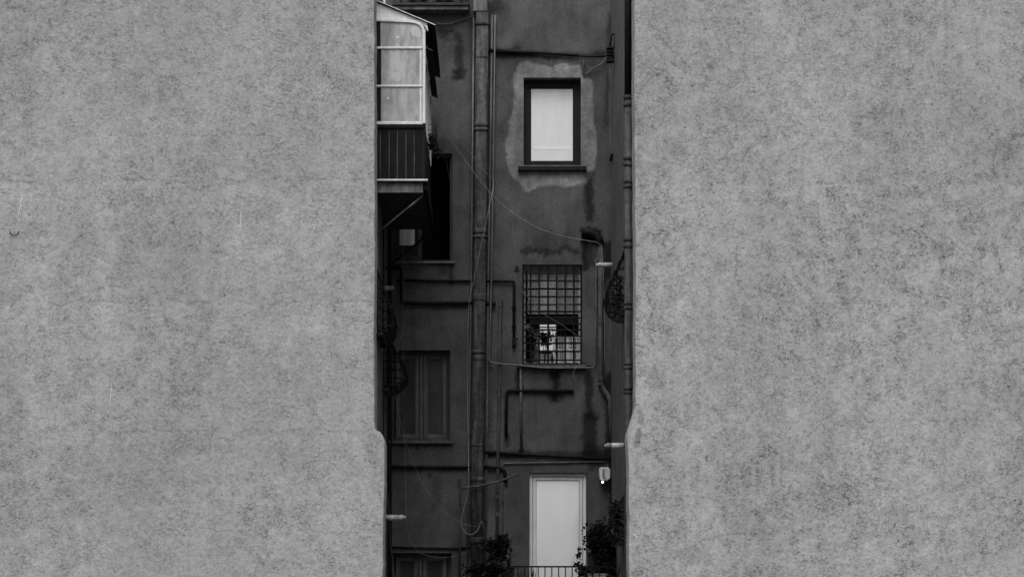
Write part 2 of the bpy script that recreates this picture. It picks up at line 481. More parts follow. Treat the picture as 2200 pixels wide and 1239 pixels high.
def sstep(a, b, v):
    t = max(0, min(1, (v - a) / (b - a)))
    return t * t * (3 - 2 * t)
# stains, dark bands under pipes, gap shade painted round the stack: (x0, x1, y0, y1, edge softness, wobble, tone)
STAINS_AND_SHADE = [(1258, 1275, 368, 480, 7, 9, 0.55), (1252, 1264, 395, 440, 6, 5, 0.7), (1247, 1294, 491, 522, 6, 8, 0.12), (1246, 1268, 486, 508, 5, 8, 0.3),
          (1250, 1263, 512, 585, 6, 6, 0.42), (1262, 1278, 512, 575, 8, 8, 0.62), (1298, 1318, 520, 600, 7, 8, 0.45), (1120, 1244, 534, 547, 7, 16, 0.62), (1150, 1235, 500, 540, 18, 26, 0.85),
          (1180, 1206, 790, 812, 7, 8, 0.5), (1186, 1200, 800, 862, 6, 7, 0.45), (1176, 1212, 842, 858, 8, 9, 0.6), (1108, 1120, 790, 850, 5, 6, 0.5),
          (1257, 1274, 780, 900, 7, 8, 0.55), (1252, 1282, 880, 985, 9, 10, 0.5), (1258, 1300, 960, 1010, 12, 14, 0.6), (1300, 1318, 800, 985, 7, 8, 0.4),
          (978, 992, 75, 170, 6, 10, 0.62), (971, 1003, 148, 172, 6, 9, 0.62), (940, 976, 60, 74, 6, 9, 0.6), (944, 962, 72, 86, 6, 8, 0.72), (1056, 1300, 112, 126, 7, 6, 0.62), (1060, 1120, 100, 118, 6, 8, 0.7),
          (965, 975, 566, 610, 6, 6, 0.7), (940, 962, 566, 590, 7, 6, 0.78), (1045, 1080, 0, 30, 8, 10, 0.65), (1010, 1058, 30, 980, 10, 6, 0.75), (862, 1012, 652, 664, 6, 5, 0.75),
          (1085, 1094, 930, 962, 5, 5, 0.65), (1090, 1232, 836, 846, 5, 5, 0.7), (1040, 1310, 968, 984, 6, 6, 0.65), (893, 900, 958, 966, 3, 3, 0.5), (920, 926, 1015, 1026, 3, 3, 0.5), (985, 990, 1030, 1050, 4, 4, 0.6),
          (1304, 1318, 30, 140, 6, 6, 0.75), (1298, 1308, 160, 270, 6, 5, 0.8), (835, 1010, 1000, 1012, 6, 5, 0.7), (905, 1010, 300, 345, 14, 14, 0.85), (835, 975, 950, 960, 6, 5, 0.75)]
PALE_AND_LIT = [(1309, 1316, 150, 330, 3, 5, 1.5), (1255, 1300, 900, 960, 30, 20, 1.1), (1060, 1310, 0, 100, 30, 30, 1.12), (975, 990, 78, 105, 4, 6, 1.15), (1020, 1048, 1010, 1040, 6, 8, 1.3), (1085, 1240, 410, 500, 40, 40, 1.08), (1135, 1200, 930, 960, 20, 20, 1.08)]  # pale marks, plus skylight painted into the top of the wall
def tone(px, py):
    n1 = mnoise.noise(Vector((px * 0.035, py * 0.035, 1.3)))
    n2 = mnoise.noise(Vector((px * 0.12, py * 0.12, 7.7)))
    n3 = mnoise.noise(Vector((px * 0.03, py * 0.03, 17.1)))
    t = 1.0
    if 1070 < px < 1300 and 110 < py < 435:
        d = sdist(px + 4 * n1 + 2.5 * n2, py + 5 * n3 + 2.5 * n2, PATCH)
        k = sstep(1.5, -2.0, d)
        rim = math.exp(-((d + 7) / 7.0) ** 2)
        t *= 1 + k * (1.15 + 0.35 * n1 + 0.5 * n2 + 0.5 * rim)
    for x0, x1, y0, y1, s, wb, v in STAINS_AND_SHADE + PALE_AND_LIT:
        if x0 - 40 < px < x1 + 40 and y0 - 40 < py < y1 + 40:
            s = s * 0.7
            qx, qy = px + wb * 0.7 * n1 + wb * 0.6 * n2, py + wb * n3 + wb * 0.5 * n2
            d = max(x0 - qx, qx - x1, y0 - qy, qy - y1)
            v = v ** 2.3 if v < 1 else v
            t *= 1 + (v - 1) * sstep(s, -s, d)
    n4 = mnoise.noise(Vector((px * 0.011, py * 0.007, 31.0)))
    n5 = mnoise.noise(Vector((px * 0.05, py * 0.009, 53.0)))
    n6 = mnoise.noise(Vector((px * 0.022, py * 0.03, 71.0)))
    t *= 1 + 0.20 * n4 - 0.45 * max(0, n5 - 0.22) - 0.35 * max(0, n6 - 0.3)
    return t * (1 + 0.09 * n2)

def breaks(lo, hi, step, must):
    xs = sorted(set([lo, hi] + [m for m in must if lo < m < hi]))
    out = []
    for a, b in zip(xs[:-1], xs[1:]):
        n = max(1, round((b - a) / step))
        out += [a + (b - a) * k / n for k in range(n)]
    return out + [hi]
fx = breaks(828, 1322, 3.4, [o[i] for o in OPEN.values() for i in (0, 1)])
fy = [-150, -100] + breaks(-40, 1262, 3.6, [o[i] for o in OPEN.values() for i in (2, 3)]) + [1345, 1420, 1500, 1586]
fy = sorted(set(fy + [1312]))
def hole(px, py): return any(a < px < b and c < py < d for a, b, c, d in OPEN.values())
TH = 0.34
vs_, fs_, tn = [], [], []
nx, ny = len(fx), len(fy)
for j in range(ny):
    for i in range(nx):
        vs_.append((X(fx[i]), 0.0, Z(fy[j]))); tn.append(tone(fx[i], fy[j]))
N0 = nx * ny
for j in range(ny):
    for i in range(nx):
        vs_.append((X(fx[i]), TH, Z(fy[j]))); tn.append(1.0)
solid = [[not hole((fx[i] + fx[i + 1]) / 2, (fy[j] + fy[j + 1]) / 2) for i in range(nx - 1)] for j in range(ny - 1)]
idx = lambda i, j: j * nx + i
for j in range(ny - 1):
    for i in range(nx - 1):
        if not solid[j][i]: continue
        a, b, c, d = idx(i, j), idx(i + 1, j), idx(i + 1, j + 1), idx(i, j + 1)
        fs_.append((d, c, b, a)); fs_.append((a + N0, b + N0, c + N0, d + N0))
        for (di, dj, e0, e1) in ((-1, 0, a, d), (1, 0, c, b), (0, -1, b, a), (0, 1, d, c)):
            ii, jj = i + di, j + dj
            if not (0 <= ii < nx - 1 and 0 <= jj < ny - 1) or not solid[jj][ii]:
                fs_.append((e0, e1, e1 + N0, e0 + N0))
ab = thing('apartment_building', 'dark stained courtyard facade with many pipes, five windows and a white door', 'building', (0, 0, GROUND))
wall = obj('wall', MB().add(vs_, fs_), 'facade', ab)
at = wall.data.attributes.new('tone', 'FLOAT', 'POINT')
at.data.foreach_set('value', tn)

def ring(x0, x1, z0, z1, wd, y0, y1, wb=None):
    """rectangular frame made of four butted bars"""
    wb = wd if wb is None else wb
    mb = MB()
    mb.box((x0, y0, z0), (x0 + wd, y1, z1)); mb.box((x1 - wd, y0, z0), (x1, y1, z1))
    mb.box((x0 + wd, y0, z1 - wd), (x1 - wd, y1, z1)); mb.box((x0 + wd, y0, z0), (x1 - wd, y1, z0 + wb))
    return mb
def rect(k, D=40.0):
    a, b, c, d = OPEN[k]
    return X(a), X(b), Z(d), Z(c)
def sill(parent, x0, x1, py, h, out, m='stone'):
    return obj('sill', MB().box((X(x0, 40 - out), -out, Z(py, 40 - out) - h), (X(x1, 40 - out), 0.16, Z(py, 40 - out))), m, parent)
e = 0.004
# window with white panes high on the wall
x0, x1, z0, z1 = rect('a')
wa = obj('window', ring(x0 + e, x1 - e, z0 + e, z1 - e, 0.125, 0.21, 0.285), 'dark_frame', ab, bevel=0.006, label='tall window with one bright white pane in a black frame')
obj('sash', ring(x0 + 0.1, x1 - 0.1, z0 + 0.09, z1 - 0.1, 0.05, 0.224, 0.28), 'dark_frame', wa, bevel=0.005)
obj('pane', MB().box((x0 + 0.14, 0.255, z0 + 0.13), (x1 - 0.14, 0.262, z1 - 0.14)), 'blind', wa)
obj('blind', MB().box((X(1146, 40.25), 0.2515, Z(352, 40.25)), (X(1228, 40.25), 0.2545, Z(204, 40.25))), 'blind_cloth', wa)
obj('blind_bar', MB().box((X(1147, 40.25), 0.248, Z(322, 40.25)), (X(1227, 40.25), 0.251, Z(314, 40.25))), 'blind_rail', wa)  # reflected band in the pane, painted as a paler strip
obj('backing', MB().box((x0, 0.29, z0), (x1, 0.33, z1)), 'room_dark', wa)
sill(wa, 1113, 1260, 357, 0.075, 0.09, 'dark_frame')
# open window with a black room behind it
x0, x1, z0, z1 = rect('b')
wb_ = obj('window', ring(x0 + e, x1 - e, z0 + e, z1 - e, 0.045, 0.1, 0.17), 'wood_dark', ab, label='window with one half standing open onto a black room')
xm = X(907, 40.15)
sx0 = x0 + 0.05
sash = obj('sash', ring(sx0, xm, z0 + 0.05, z1 - 0.05, 0.085, 0.11, 0.155), 'wood_dark', wb_, bevel=0.006)
obj('pane', MB().box((sx0 + 0.085, 0.13, z0 + 0.135), (xm - 0.085, 0.136, z1 - 0.135)), 'glass_dark', wb_)
obj('blind', MB().box((X(856, 40.12), 0.122, Z(527, 40.12)), (X(891, 40.12), 0.128, Z(470, 40.12))), 'crate', wb_)  # pale rectangle low on the left sash
sill(wb_, 840, 977, 561, 0.035, 0.07, 'slab')
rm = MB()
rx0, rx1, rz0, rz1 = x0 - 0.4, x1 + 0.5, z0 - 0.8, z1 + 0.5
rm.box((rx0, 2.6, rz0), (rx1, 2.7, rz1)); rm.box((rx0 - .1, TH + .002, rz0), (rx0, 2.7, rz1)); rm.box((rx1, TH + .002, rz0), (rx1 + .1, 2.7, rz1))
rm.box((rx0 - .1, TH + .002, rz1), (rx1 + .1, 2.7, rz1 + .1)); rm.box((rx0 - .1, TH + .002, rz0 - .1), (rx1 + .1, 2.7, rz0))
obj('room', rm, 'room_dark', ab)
# barred window: roller shutter half down, room with a far window behind
x0, x1, z0, z1 = rect('c')
wc = obj('window', ring(x0 + e, x1 - e, z0 + e, z1 - e, 0.06, 0.16, 0.24), 'pale_dim', ab, label='window behind black bars with its roller shutter half lowered')
zt, zb = Z(571, 40.17), Z(668, 40.17)
ns = 22
for k in range(ns):
    za = zt - (zt - zb) * k / ns
    h_ = (zt - zb) / ns
    obj('slat', MB().add([(X(1134), 0.172, za), (X(1245), 0.172, za), (X(1245), 0.160, za - h_ * 0.5), (X(1134), 0.160, za - h_ * 0.5), (X(1245), 0.172, za - h_ * 0.86), (X(1134), 0.172, za - h_ * 0.86), (X(1134), 0.185, za), (X(1245), 0.185, za), (X(1134), 0.185, za - h_ * .86), (X(1245), 0.185, za - h_ * .86)],
                        [(3, 2, 1, 0), (5, 4, 2, 3), (0, 1, 7, 6), (4, 5, 8, 9), (6, 7, 9, 8)]), 'slat', wc)
obj('shutter_bar', MB().box((X(1134), 0.15, zb - 0.06), (X(1245), 0.19, zb + 0.0)), 'slat', wc)
obj('head_rail', MB().box((X(1140), 0.195, Z(691)), (X(1243), 0.238, Z(667))), 'dark_frame', wc)  # black bar, widened to keep the gap under the shutter dark
obj('inner_sill', MB().box((x0, 0.13, z0 - 0.0), (x1, 0.8, z0 + 0.035)), 'crate', wc)
sill(wc, 1110, 1258, 783, 0.06, 0.08)
rx0, rx1, rz0, rz1, ry = X(1085), X(1420), Z(900), Z(520), 4.3
wx0, wx1, wz0, wz1 = X(1160, 44.3), X(1196, 44.3), Z(752, 44.3), Z(560, 44.3)  # opening enlarged upward, unseen behind the shutter, to light the room
rm = MB()
rm.box((rx0 - .1, TH + .002, rz0), (rx0, ry, rz1)); rm.box((rx1, TH + .002, rz0), (rx1 + .1, ry, rz1))
rm.box((rx0 - .1, TH + .002, rz1), (rx1 + .1, ry, rz1 + .1)); rm.box((rx0 - .1, TH + .002, rz0 - .1), (rx1 + .1, ry, rz0))
rm.box((rx0 - .1, ry, rz0 - .1), (wx0, ry + .15, rz1 + .1)); rm.box((wx1, ry, rz0 - .1), (rx1 + .1, ry + .15, rz1 + .1))
rm.box((wx0, ry, rz0 - .1), (wx1, ry + .15, wz0)); rm.box((wx0, ry, wz1), (wx1, ry + .15, rz1 + .1))
rm = obj('room', rm, 'room', ab)
obj('far_window_bar', MB().box((X(1178, 44.3) - 0.02, ry + 0.03, wz0), (X(1178, 44.3) + 0.02, ry + 0.08, wz1)), 'wood_dark', rm)
obj('far_window_bar', MB().box((wx0, ry + 0.1, Z(701, 44.3) - 0.012), (wx1, ry + 0.13, Z(701, 44.3) + 0.012)), 'wood_dark', rm)
c_ = thing('wall_cabinet', 'dark cupboard hanging in the room behind the barred window', 'cupboard', (X(1222, 42), 2.0, Z(725, 42)))
obj('carcass', MB().box((X(1207, 42), 2.0, Z(725, 42)), (X(1238, 42), 2.35, Z(676, 42))), 'dark_frame', c_)
obj('door', MB().box((X(1208, 42), 1.975, Z(724, 42)), (X(1237, 42), 1.996, Z(677, 42))), 'dark_frame', c_)
cur = MB()
pts = []
for k in range(25):
    t = k / 24
    pts.append((X(1128 + 32 * t), 0.42 + 0.03 * math.sin(t * 34)))
cv, cf = [], []
for k, (a, b) in enumerate(pts):
    cv += [(a, b, Z(690)), (a + 0.0, b, Z(784)), (a, b + 0.008, Z(690)), (a, b + 0.008, Z(784))]
for k in range(24):
    q = 4 * k
    cf += [(q, q + 1, q + 5, q + 4), (q + 6, q + 7, q + 3, q + 2), (q, q + 4, q + 6, q + 2), (q + 1, q + 3, q + 7, q + 5)]
o = obj('curtain', MB().add(cv, cf, True), 'cloth', loc=(X(1144), 0.42, Z(784)))
tag(o, 'pale folded curtain inside the barred window', 'curtain')
# shuttered double window
def double_window(k, pane_cols, bars, sill_at):
    x0, x1, z0, z1 = rect(k)
    wd_ = obj('window', ring(x0 + e, x1 - e, z0 + e, z1 - e, 0.06, 0.19, 0.29), 'wood_dark', ab, bevel=0.006,
              label='dark two-leaf window standing above the long thin pipe' if k == 'd' else 'dark two-leaf window at the bottom, only its top seen')
    for (a, b) in bars:
        s_ = obj('sash', ring(X(a, 40.2), X(b, 40.2), z0 + 0.064, z1 - 0.064, 0.085, 0.205, 0.255), 'wood_grey', wd_, bevel=0.012)
    for (a, b) in pane_cols:
        obj('bead', ring(X(a, 40.23) - 0.008, X(b, 40.23) + 0.008, z0 + 0.14, z1 - 0.14, 0.022, 0.225, 0.245), 'wood_dark', wd_, bevel=0.004)
        obj('pane', MB().box((X(a, 40.23), 0.236, z0 + 0.145), (X(b, 40.23), 0.242, z1 - 0.145)), 'glass_dark', wd_)
    xm_ = (X(bars[0][1], 40.2) + X(bars[1][0], 40.2)) / 2
    obj('mullion', MB().box((xm_ - 0.03, 0.19, z0 + 0.064), (xm_ + 0.03, 0.25, z1 - 0.064)), 'wood_grey', wd_, bevel=0.012)
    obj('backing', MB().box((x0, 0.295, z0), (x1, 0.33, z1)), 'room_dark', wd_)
    if sill_at: sill(wd_, *sill_at)
double_window('d', [(861, 892), (918, 950)], [(850, 901), (909, 960)], (830, 973, 946, 0.05, 0.08))
double_window('e', [(861, 890), (918, 950)], [(850, 899), (908, 960)], None)
# white glazed door
x0, x1, z0, z1 = rect('f')
df = obj('door', ring(x0 + e, x1 - e, z0 + e, z1 - e, 0.062, 0.09, 0.19), 'white_frame', ab, bevel=0.006, label='white framed door with one tall frosted white pane')
leaf = obj('leaf', ring(x0 + 0.075, x1 - 0.075, z0 + 0.075, z1 - 0.078, 0.06, 0.10, 0.165), 'white_frame', df, bevel=0.006)
obj('pane', MB().box((x0 + 0.142, 0.13, z0 + 0.142), (x1 - 0.142, 0.136, z1 - 0.146)), 'door_pane', df)
obj('seal', ring(x0 + 0.06, x1 - 0.06, z0 + 0.06, z1 - 0.06, 0.09, 0.168, 0.18), 'dark_frame', df)
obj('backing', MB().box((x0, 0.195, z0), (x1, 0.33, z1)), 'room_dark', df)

# boxed plaster casing that the big stack runs up into
obj('pipe_casing', MB().box((X(1017), -0.26, Z(33)), (X(1047), -0.002, 14.0)), 'wing', ab, bevel=0.01)

# ------------------------------------------------------------------ bars over the barred window
gx = [1123.5, 1140, 1158.5, 1177.5, 1196, 1214.6, 1233, 1249.5]
gy = [570, 587, 603.6, 620.4, 636.5, 653.5, 669, 682, 695, 708, 721.7, 736.6, 754, 773, 781.5]
gr = thing('window_grille', 'flat black iron grid of bars across the half-shuttered window', 'window bars', (X(1187), 0.03, Z(782)))
for i, a in enumerate(gx):
    wd_ = 0.022 if i in (0, 7) else 0.0155
    obj('bar', MB().box((X(a) - wd_, 0.030, Z(784) + 0.01), (X(a) + wd_, 0.05, Z(568) - 0.01)), 'iron', gr)
for a in gy:
    obj('cross_bar', MB().box((X(1122) + 0.006, 0.012, Z(a) - 0.015), (X(1251) - 0.006, 0.0285, Z(a) + 0.015)), 'iron', gr)

# ------------------------------------------------------------------ round-bellied grilles on the side walls
def belly(label, xw, s, D0, D1, z0, z1, B, nv, group='bellied window grilles'):
    y0, y1 = D0 + CAMY, D1 + CAMY
    H = z1 - z0
    t = thing('window_grille', label, 'window grille', (xw, (y0 + y1) / 2, z0), group)
    prof = [(1.0, 0.012), (0.86, 0.20), (0.72, 0.42), (0.58, 0.65), (0.44, 0.86), (0.32, 0.985), (0.24, 1.0), (0.16, 0.93), (0.09, 0.78), (0.04, 0.55), (0.012, 0.28), (0.0, 0.012)]
    at_ = lambda q: xw + s * (0.012 + B * q)
    for k in range(nv):
        y = y0 + (y1 - y0) * k / (nv - 1)
        edge = 1.0 if 0 < k < nv - 1 else 0.93
        obj('bar', MB().tube(spline([(at_(b * edge), y, z0 + H * a) for a, b in prof], 3), 0.011, 6), 'iron', t)
    for a, b in [(0.86, .2), (0.72, .42), (0.58, .65), (0.44, .86), (0.30, .99), (0.16, .93), (0.09, 0.78), (0.035, 0.52), (0.01, 0.26)]:
        z = z0 + H * a
        x = at_(b) + s * 0.012
        obj('hoop', MB().tube(fillet([(xw - s * 0.02, y0 - 0.02, z), (x, y0 - 0.02, z), (x, y1 + 0.02, z), (xw - s * 0.02, y1 + 0.02, z)], 0.16, 5), 0.010, 6), 'iron', t)
    obj('top_rail', MB().box((xw - s * 0.01, y0 - 0.04, z1 - 0.02), (xw + s * 0.03, y1 + 0.04, z1 + 0.01)), 'iron', t)
    return t
belly('bellied iron grille under the pale tube beside the smooth plaster wall', XL, 1, 36.3, 37.6, 5.58, 6.76, 0.29, 7)
belly('bellied iron grille hanging in front of the dark two-leaf window', XL, 1, 38.2, 39.4, 4.92, 6.06, 0.41, 7)
belly('bellied iron grille full of leaves behind the collared downpipe', XR, -1, 34.6, 36.1, 5.80, 6.92, 0.33, 8)
belly('bellied iron grille low down above the pale cone', XR, -1, 35.0, 36.5, 1.90, 2.72, 0.30, 8)

# ------------------------------------------------------------------ foliage
def leaves(c, rad, n, size, seed, droop=0.0, dens=1.0):
    rnd = random.Random(seed)
    mb = MB()
    lobes = [(Vector((rnd.uniform(-1, 1), rnd.uniform(-1, 1), rnd.uniform(-1, 1))), rnd.uniform(0.35, 0.6)) for _ in range(9)]
    cx, cy, cz = c
    k = 0
    while k < n:
        lc, lr = rnd.choice(lobes)
        v = Vector((rnd.gauss(0, 0.5), rnd.gauss(0, 0.5), rnd.gauss(0, 0.5))) * lr + lc * 0.62
        p = Vector((cx + v.x * rad[0], cy + v.y * rad[1], cz + v.z * rad[2]))
        d = Vector((rnd.gauss(0, 1), rnd.gauss(0, 1), rnd.gauss(-droop, 0.8))).normalized()
        a = d.orthogonal().normalized()
        a.rotate(__import__('mathutils').Quaternion(d, rnd.uniform(0, 6.28)))
        L = size * rnd.uniform(0.6, 1.3); W = L * rnd.uniform(0.25, 0.42)
        nrm = d.cross(a)
        mb.add([p, p + d * L * 0.45 + a * W + nrm * L * 0.08, p + d * L, p + d * L * 0.45 - a * W + nrm * L * 0.08, p + d * L * 0.5 - nrm * L * 0.05], [(0, 4, 1), (1, 4, 2), (2, 4, 3), (3, 4, 0)])
        k += 1
    return mb

def plant(name, label, base, c, rad, n, size, seed, group=None, stems=7, pot=None, droop=0.0, cat='plant'):
    t = thing(name, label, cat, base, group)
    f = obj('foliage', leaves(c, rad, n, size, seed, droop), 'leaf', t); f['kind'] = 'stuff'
    rnd = random.Random(seed + 1)
    b = Vector(base)
    for k in range(stems):
        tip = Vector((c[0] + rad[0] * rnd.uniform(-.7, .7), c[1] + rad[1] * rnd.uniform(-.6, .6), c[2] + rad[2] * rnd.uniform(-.1, .9)))
        mid = b.lerp(tip, 0.5) + Vector((rnd.uniform(-.04, .04), 0, 0.04))
        obj('stem', MB().tube(spline([b + Vector((rnd.uniform(-.03, .03), 0, 0)), mid, tip], 4), [0.009 - 0.0006 * q for q in range(9)], 5), 'leaf', t)
    return t

# ------------------------------------------------------------------ glazed balcony on the side wall
DF, DB = 36.2, 39.4
yF, yB = DF + CAMY, DB + CAMY
fX = lambda p: X(p, DF)
fZ = lambda p: Z(p, DF)
bal = thing('enclosed_balcony', 'white glazed balcony with three stacked panes over dark boards', 'balcony', (XL, (yF + yB) / 2, fZ(415)))
xw = XL + 0.003
xr = fX(914)
# gable panel above the glazing
obj('gable_panel', MB().prism([(xw, fZ(5.5)), (fX(918), fZ(49)), (fX(919.5), fZ(67)), (fX(913), fZ(57)), (fX(904), fZ(50)), (fX(893), fZ(46.6)), (fX(880), fZ(45)), (xw, fZ(41))], yF + 0.02, yF + 0.05), 'old_white', bal)
# roof sheet with its overhang
q0, q1 = (xw, fZ(3.5)), (fX(935.5), fZ(56.5))
obj('roof', MB().add([(q0[0], yF - 0.03, q0[1]), (q1[0], yF - 0.03, q1[1]), (q1[0], yB, q1[1]), (q0[0], yB, q0[1]),
                      (q0[0], yF - 0.03, q0[1] + 0.02), (q1[0], yF - 0.03, q1[1] + 0.02), (q1[0], yB, q1[1] + 0.02), (q0[0], yB, q0[1] + 0.02)],
                     [(3, 2, 1, 0), (4, 5, 6, 7), (0, 1, 5, 4), (1, 2, 6, 5), (2, 3, 7, 6), (3, 0, 4, 7)]), 'slab_dark', bal)
obj('roof_edge', MB().sheet([(q0[0], yF - 0.034, q0[1] + 0.004), (q1[0], yF - 0.034, q1[1] + 0.004), (q1[0], yF - 0.034, q1[1] + 0.018), (q0[0], yF - 0.034, q0[1] + 0.018)], (0, 0.003, 0)), 'old_white', bal)
obj('soffit_board', MB().sheet([(fX(917), yF + 0.01, fZ(51.5)), (fX(934.5), yF + 0.01, fZ(58.5)), (fX(934.5), yB - 0.01, fZ(58.5)), (fX(917), yB - 0.01, fZ(51.5))], (0, 0, -0.012)), 'pipe_black', bal)
# curved head and post in one bent section
cp = [(xw, fZ(43)), (fX(878), fZ(46.5)), (fX(893), fZ(48.5)), (fX(902), fZ(52.5)), (fX(908), fZ(60)), (fX(910.5), fZ(72)), (fX(911), fZ(95)), (fX(911), fZ(266))]
mb = MB()
hw = 0.026
prev = []
for i, (x, z) in enumerate(cp):
    a = Vector(cp[max(i - 1, 0)]); b = Vector(cp[min(i + 1, len(cp) - 1)])
    d = (b - a).normalized(); nn = Vector((-d.y, d.x))
    prev.append([(x + nn.x * hw, yF - 0.02, z + nn.y * hw), (x - nn.x * hw, yF - 0.02, z - nn.y * hw), (x - nn.x * hw, yF + 0.04, z - nn.y * hw), (x + nn.x * hw, yF + 0.04, z + nn.y * hw)])
vv = [p for s_ in prev for p in s_]
ff = []
for i in range(len(prev) - 1):
    for k in range(4):
        ff.append((4 * i + k, 4 * i + (k + 1) % 4, 4 * i + 4 + (k + 1) % 4, 4 * i + 4 + k))
ff += [(3, 2, 1, 0), tuple(4 * (len(prev) - 1) + k for k in range(4))]
obj('frame', mb.add(vv, ff), 'old_white', bal, bevel=0.008)
for py, hh in ((103, 0.020), (185, 0.018), (264.5, 0.028)):
    obj('rail', MB().box((xw, yF - 0.012, fZ(py) - hh), (fX(911) - hw, yF + 0.035, fZ(py) + hh)), 'old_white', bal, bevel=0.008)
def pane(poly): obj('pane', MB().prism([(fX(a), fZ(b)) for a, b in poly], yF + 0.012, yF + 0.018), 'fibre', bal)
pane([(817.5, 44), (880, 47), (893, 50), (902, 55), (906.5, 63), (908, 75), (908, 100.6), (817.5, 100.6)])
pane([(819, 105.6), (908, 105.6), (908, 182.6), (819, 182.6)])
pane([(818.5, 187.4), (908, 187.4), (908, 260.6), (818.5, 260.6)])
obj('jamb', MB().box((xw, yF + 0.02, fZ(261)), (fX(817), yF + 0.05, fZ(45))), 'iron', bal)  # black strip standing in for the shaded gap beside the wall
for (a, b) in ((106, 182), (188, 260)):
    obj('inner_stile', MB().box((fX(902), yF + 0.003, fZ(b)), (fX(905.5), yF + 0.0115, fZ(a))), 'old_white', bal)
def mark(pts, m='old_white'):
    obj('sticker', MB().prism([(fX(a), fZ(b)) for a, b in pts], yF + 0.0085, yF + 0.0115), m, bal)
mark([(851, 80), (852, 76), (854, 79), (856, 76), (858, 77), (857, 82), (852, 83)])
mark([(831.5, 211), (832.5, 208.5), (834.5, 208.5), (835, 211), (834, 213), (832, 213)])
mark([(881, 66), (884, 59), (889, 54.5), (895, 54), (901, 58), (904.5, 66), (905, 78), (899, 82), (893, 77), (888, 79), (884, 73)], 'fibre_pale')
mark([(842, 158), (846, 155), (858, 156), (861, 161), (860, 173), (853, 176), (844, 174), (841, 166)], 'fibre_pale')
# side face: posts and panes
xs = fX(914)
for y in (yF + 0.05, yF + 1.05, yF + 2.1, yB - 0.06):
    obj('post', MB().box((xs - 0.06, y, fZ(266)), (xs, y + 0.055, fZ(60))), 'old_white', bal)
for y in (yF + 0.11, yF + 1.11, yF + 2.16):
    y2 = y + 0.93
    obj('side_pane', MB().box((xs - 0.035, y, fZ(262)), (xs - 0.029, min(y2, yB - 0.07), fZ(62))), 'glass_side', bal)
obj('awning', MB().sheet([(xs + 0.004, yF + 0.02, fZ(100)), (xs + 0.004, yB - 0.05, fZ(100)), (xs + 0.125, yB - 0.05, fZ(107)), (xs + 0.125, yF + 0.02, fZ(107))], (0, 0, -0.014)), 'awning', bal)
obj('inner_wall', MB().box((xw, yF + 0.3, fZ(262)), (xs - 0.4, yF + 0.33, fZ(48))), 'slab', bal)
# boarded parapet
bx = [810, 817, 836, 853.5, 872, 890, 908.5]
for a, b in zip(bx[:-1], bx[1:]):
    obj('board', MB().box((max(fX(a) + 0.007, xw), yF + 0.01, fZ(385)), (fX(b) - 0.007, yF + 0.03, fZ(275))), 'board', bal, bevel=0.004)
obj('backing', MB().box((xw, yF + 0.034, fZ(386)), (xs - 0.02, yF + 0.05, fZ(270))), 'slab', bal)
obj('top_rail', MB().box((xw, yF - 0.015, fZ(275.5)), (fX(914.5), yF + 0.06, fZ(267.5))), 'board', bal, bevel=0.006)
obj('corner_post', MB().box((fX(908.8), yF, fZ(385)), (fX(914), yF + 0.06, fZ(276))), 'board', bal)
for k in range(6):
    ya = yF + 0.07 + k * (yB - yF - 0.08) / 6
    obj('side_board', MB().box((xs - 0.03, ya, fZ(385)), (xs - 0.005, ya + (yB - yF - 0.08) / 6 - 0.012, fZ(270))), 'board', bal)
# floor slab
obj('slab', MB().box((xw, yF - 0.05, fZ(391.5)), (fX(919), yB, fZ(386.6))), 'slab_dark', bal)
obj('slab_edge', MB().box((xw, yF - 0.058, fZ(389.6)), (fX(919.4), yF - 0.051, fZ(386))), 'old_white', bal)
obj('fascia', MB().box((xw, yF + 0.02, fZ(413)), (fX(908), yF + 0.07, fZ(392))), 'slab', bal)
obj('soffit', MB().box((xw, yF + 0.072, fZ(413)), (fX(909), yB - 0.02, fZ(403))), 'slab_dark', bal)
obj('slab_beam', MB().box((fX(909), yF + 0.06, fZ(405)), (fX(918), yB, fZ(392))), 'pipe_black', bal)
obj('brace', MB().tube([(xw, yF + 0.12, fZ(499)), (fX(908), yF + 0.12, fZ(417))], 0.017, 6), 'pipe_wall', bal)
obj('brace', MB().tube([(xw, yB - 0.35, Z(579, DB - .35)), (X(924, DB - .35), yB - 0.35, Z(499, DB - .35))], 0.022, 6), 'pipe_black', bal)
# wire basket hung on the balcony's outer side
wk = thing('wire_basket', 'wire flower basket with trailing stems hung on the glazed balcony', 'basket', (xs + 0.1, yF + 1.6, Z(315, 37.8)))
Dk = 37.8
for py in (277, 288, 300):
    obj('hoop', MB().tube([(xs + 0.001, yF + 1.3, Z(py, Dk)), (xs + 0.14, yF + 1.3, Z(py, Dk)), (xs + 0.14, yF + 2.0, Z(py, Dk)), (xs + 0.001, yF + 2.0, Z(py, Dk))], 0.005, 5), 'iron', wk)
for k in range(6):
    y = yF + 1.3 + 0.14 * k
    obj('wire', MB().tube([(xs + 0.14, y, Z(276, Dk)), (xs + 0.14, y, Z(302, Dk)), (xs + 0.005, y, Z(306, Dk))], 0.0045, 5), 'iron', wk)
p_ = plant('hanging_plant', 'dark straggling plant drooping from the wire basket', (xs + 0.08, yF + 1.65, Z(304, Dk)), (xs + 0.1, yF + 1.6, Z(312, Dk)), (0.13, 0.35, 0.17), 130, 0.06, 31, None, 5, droop=0.8)

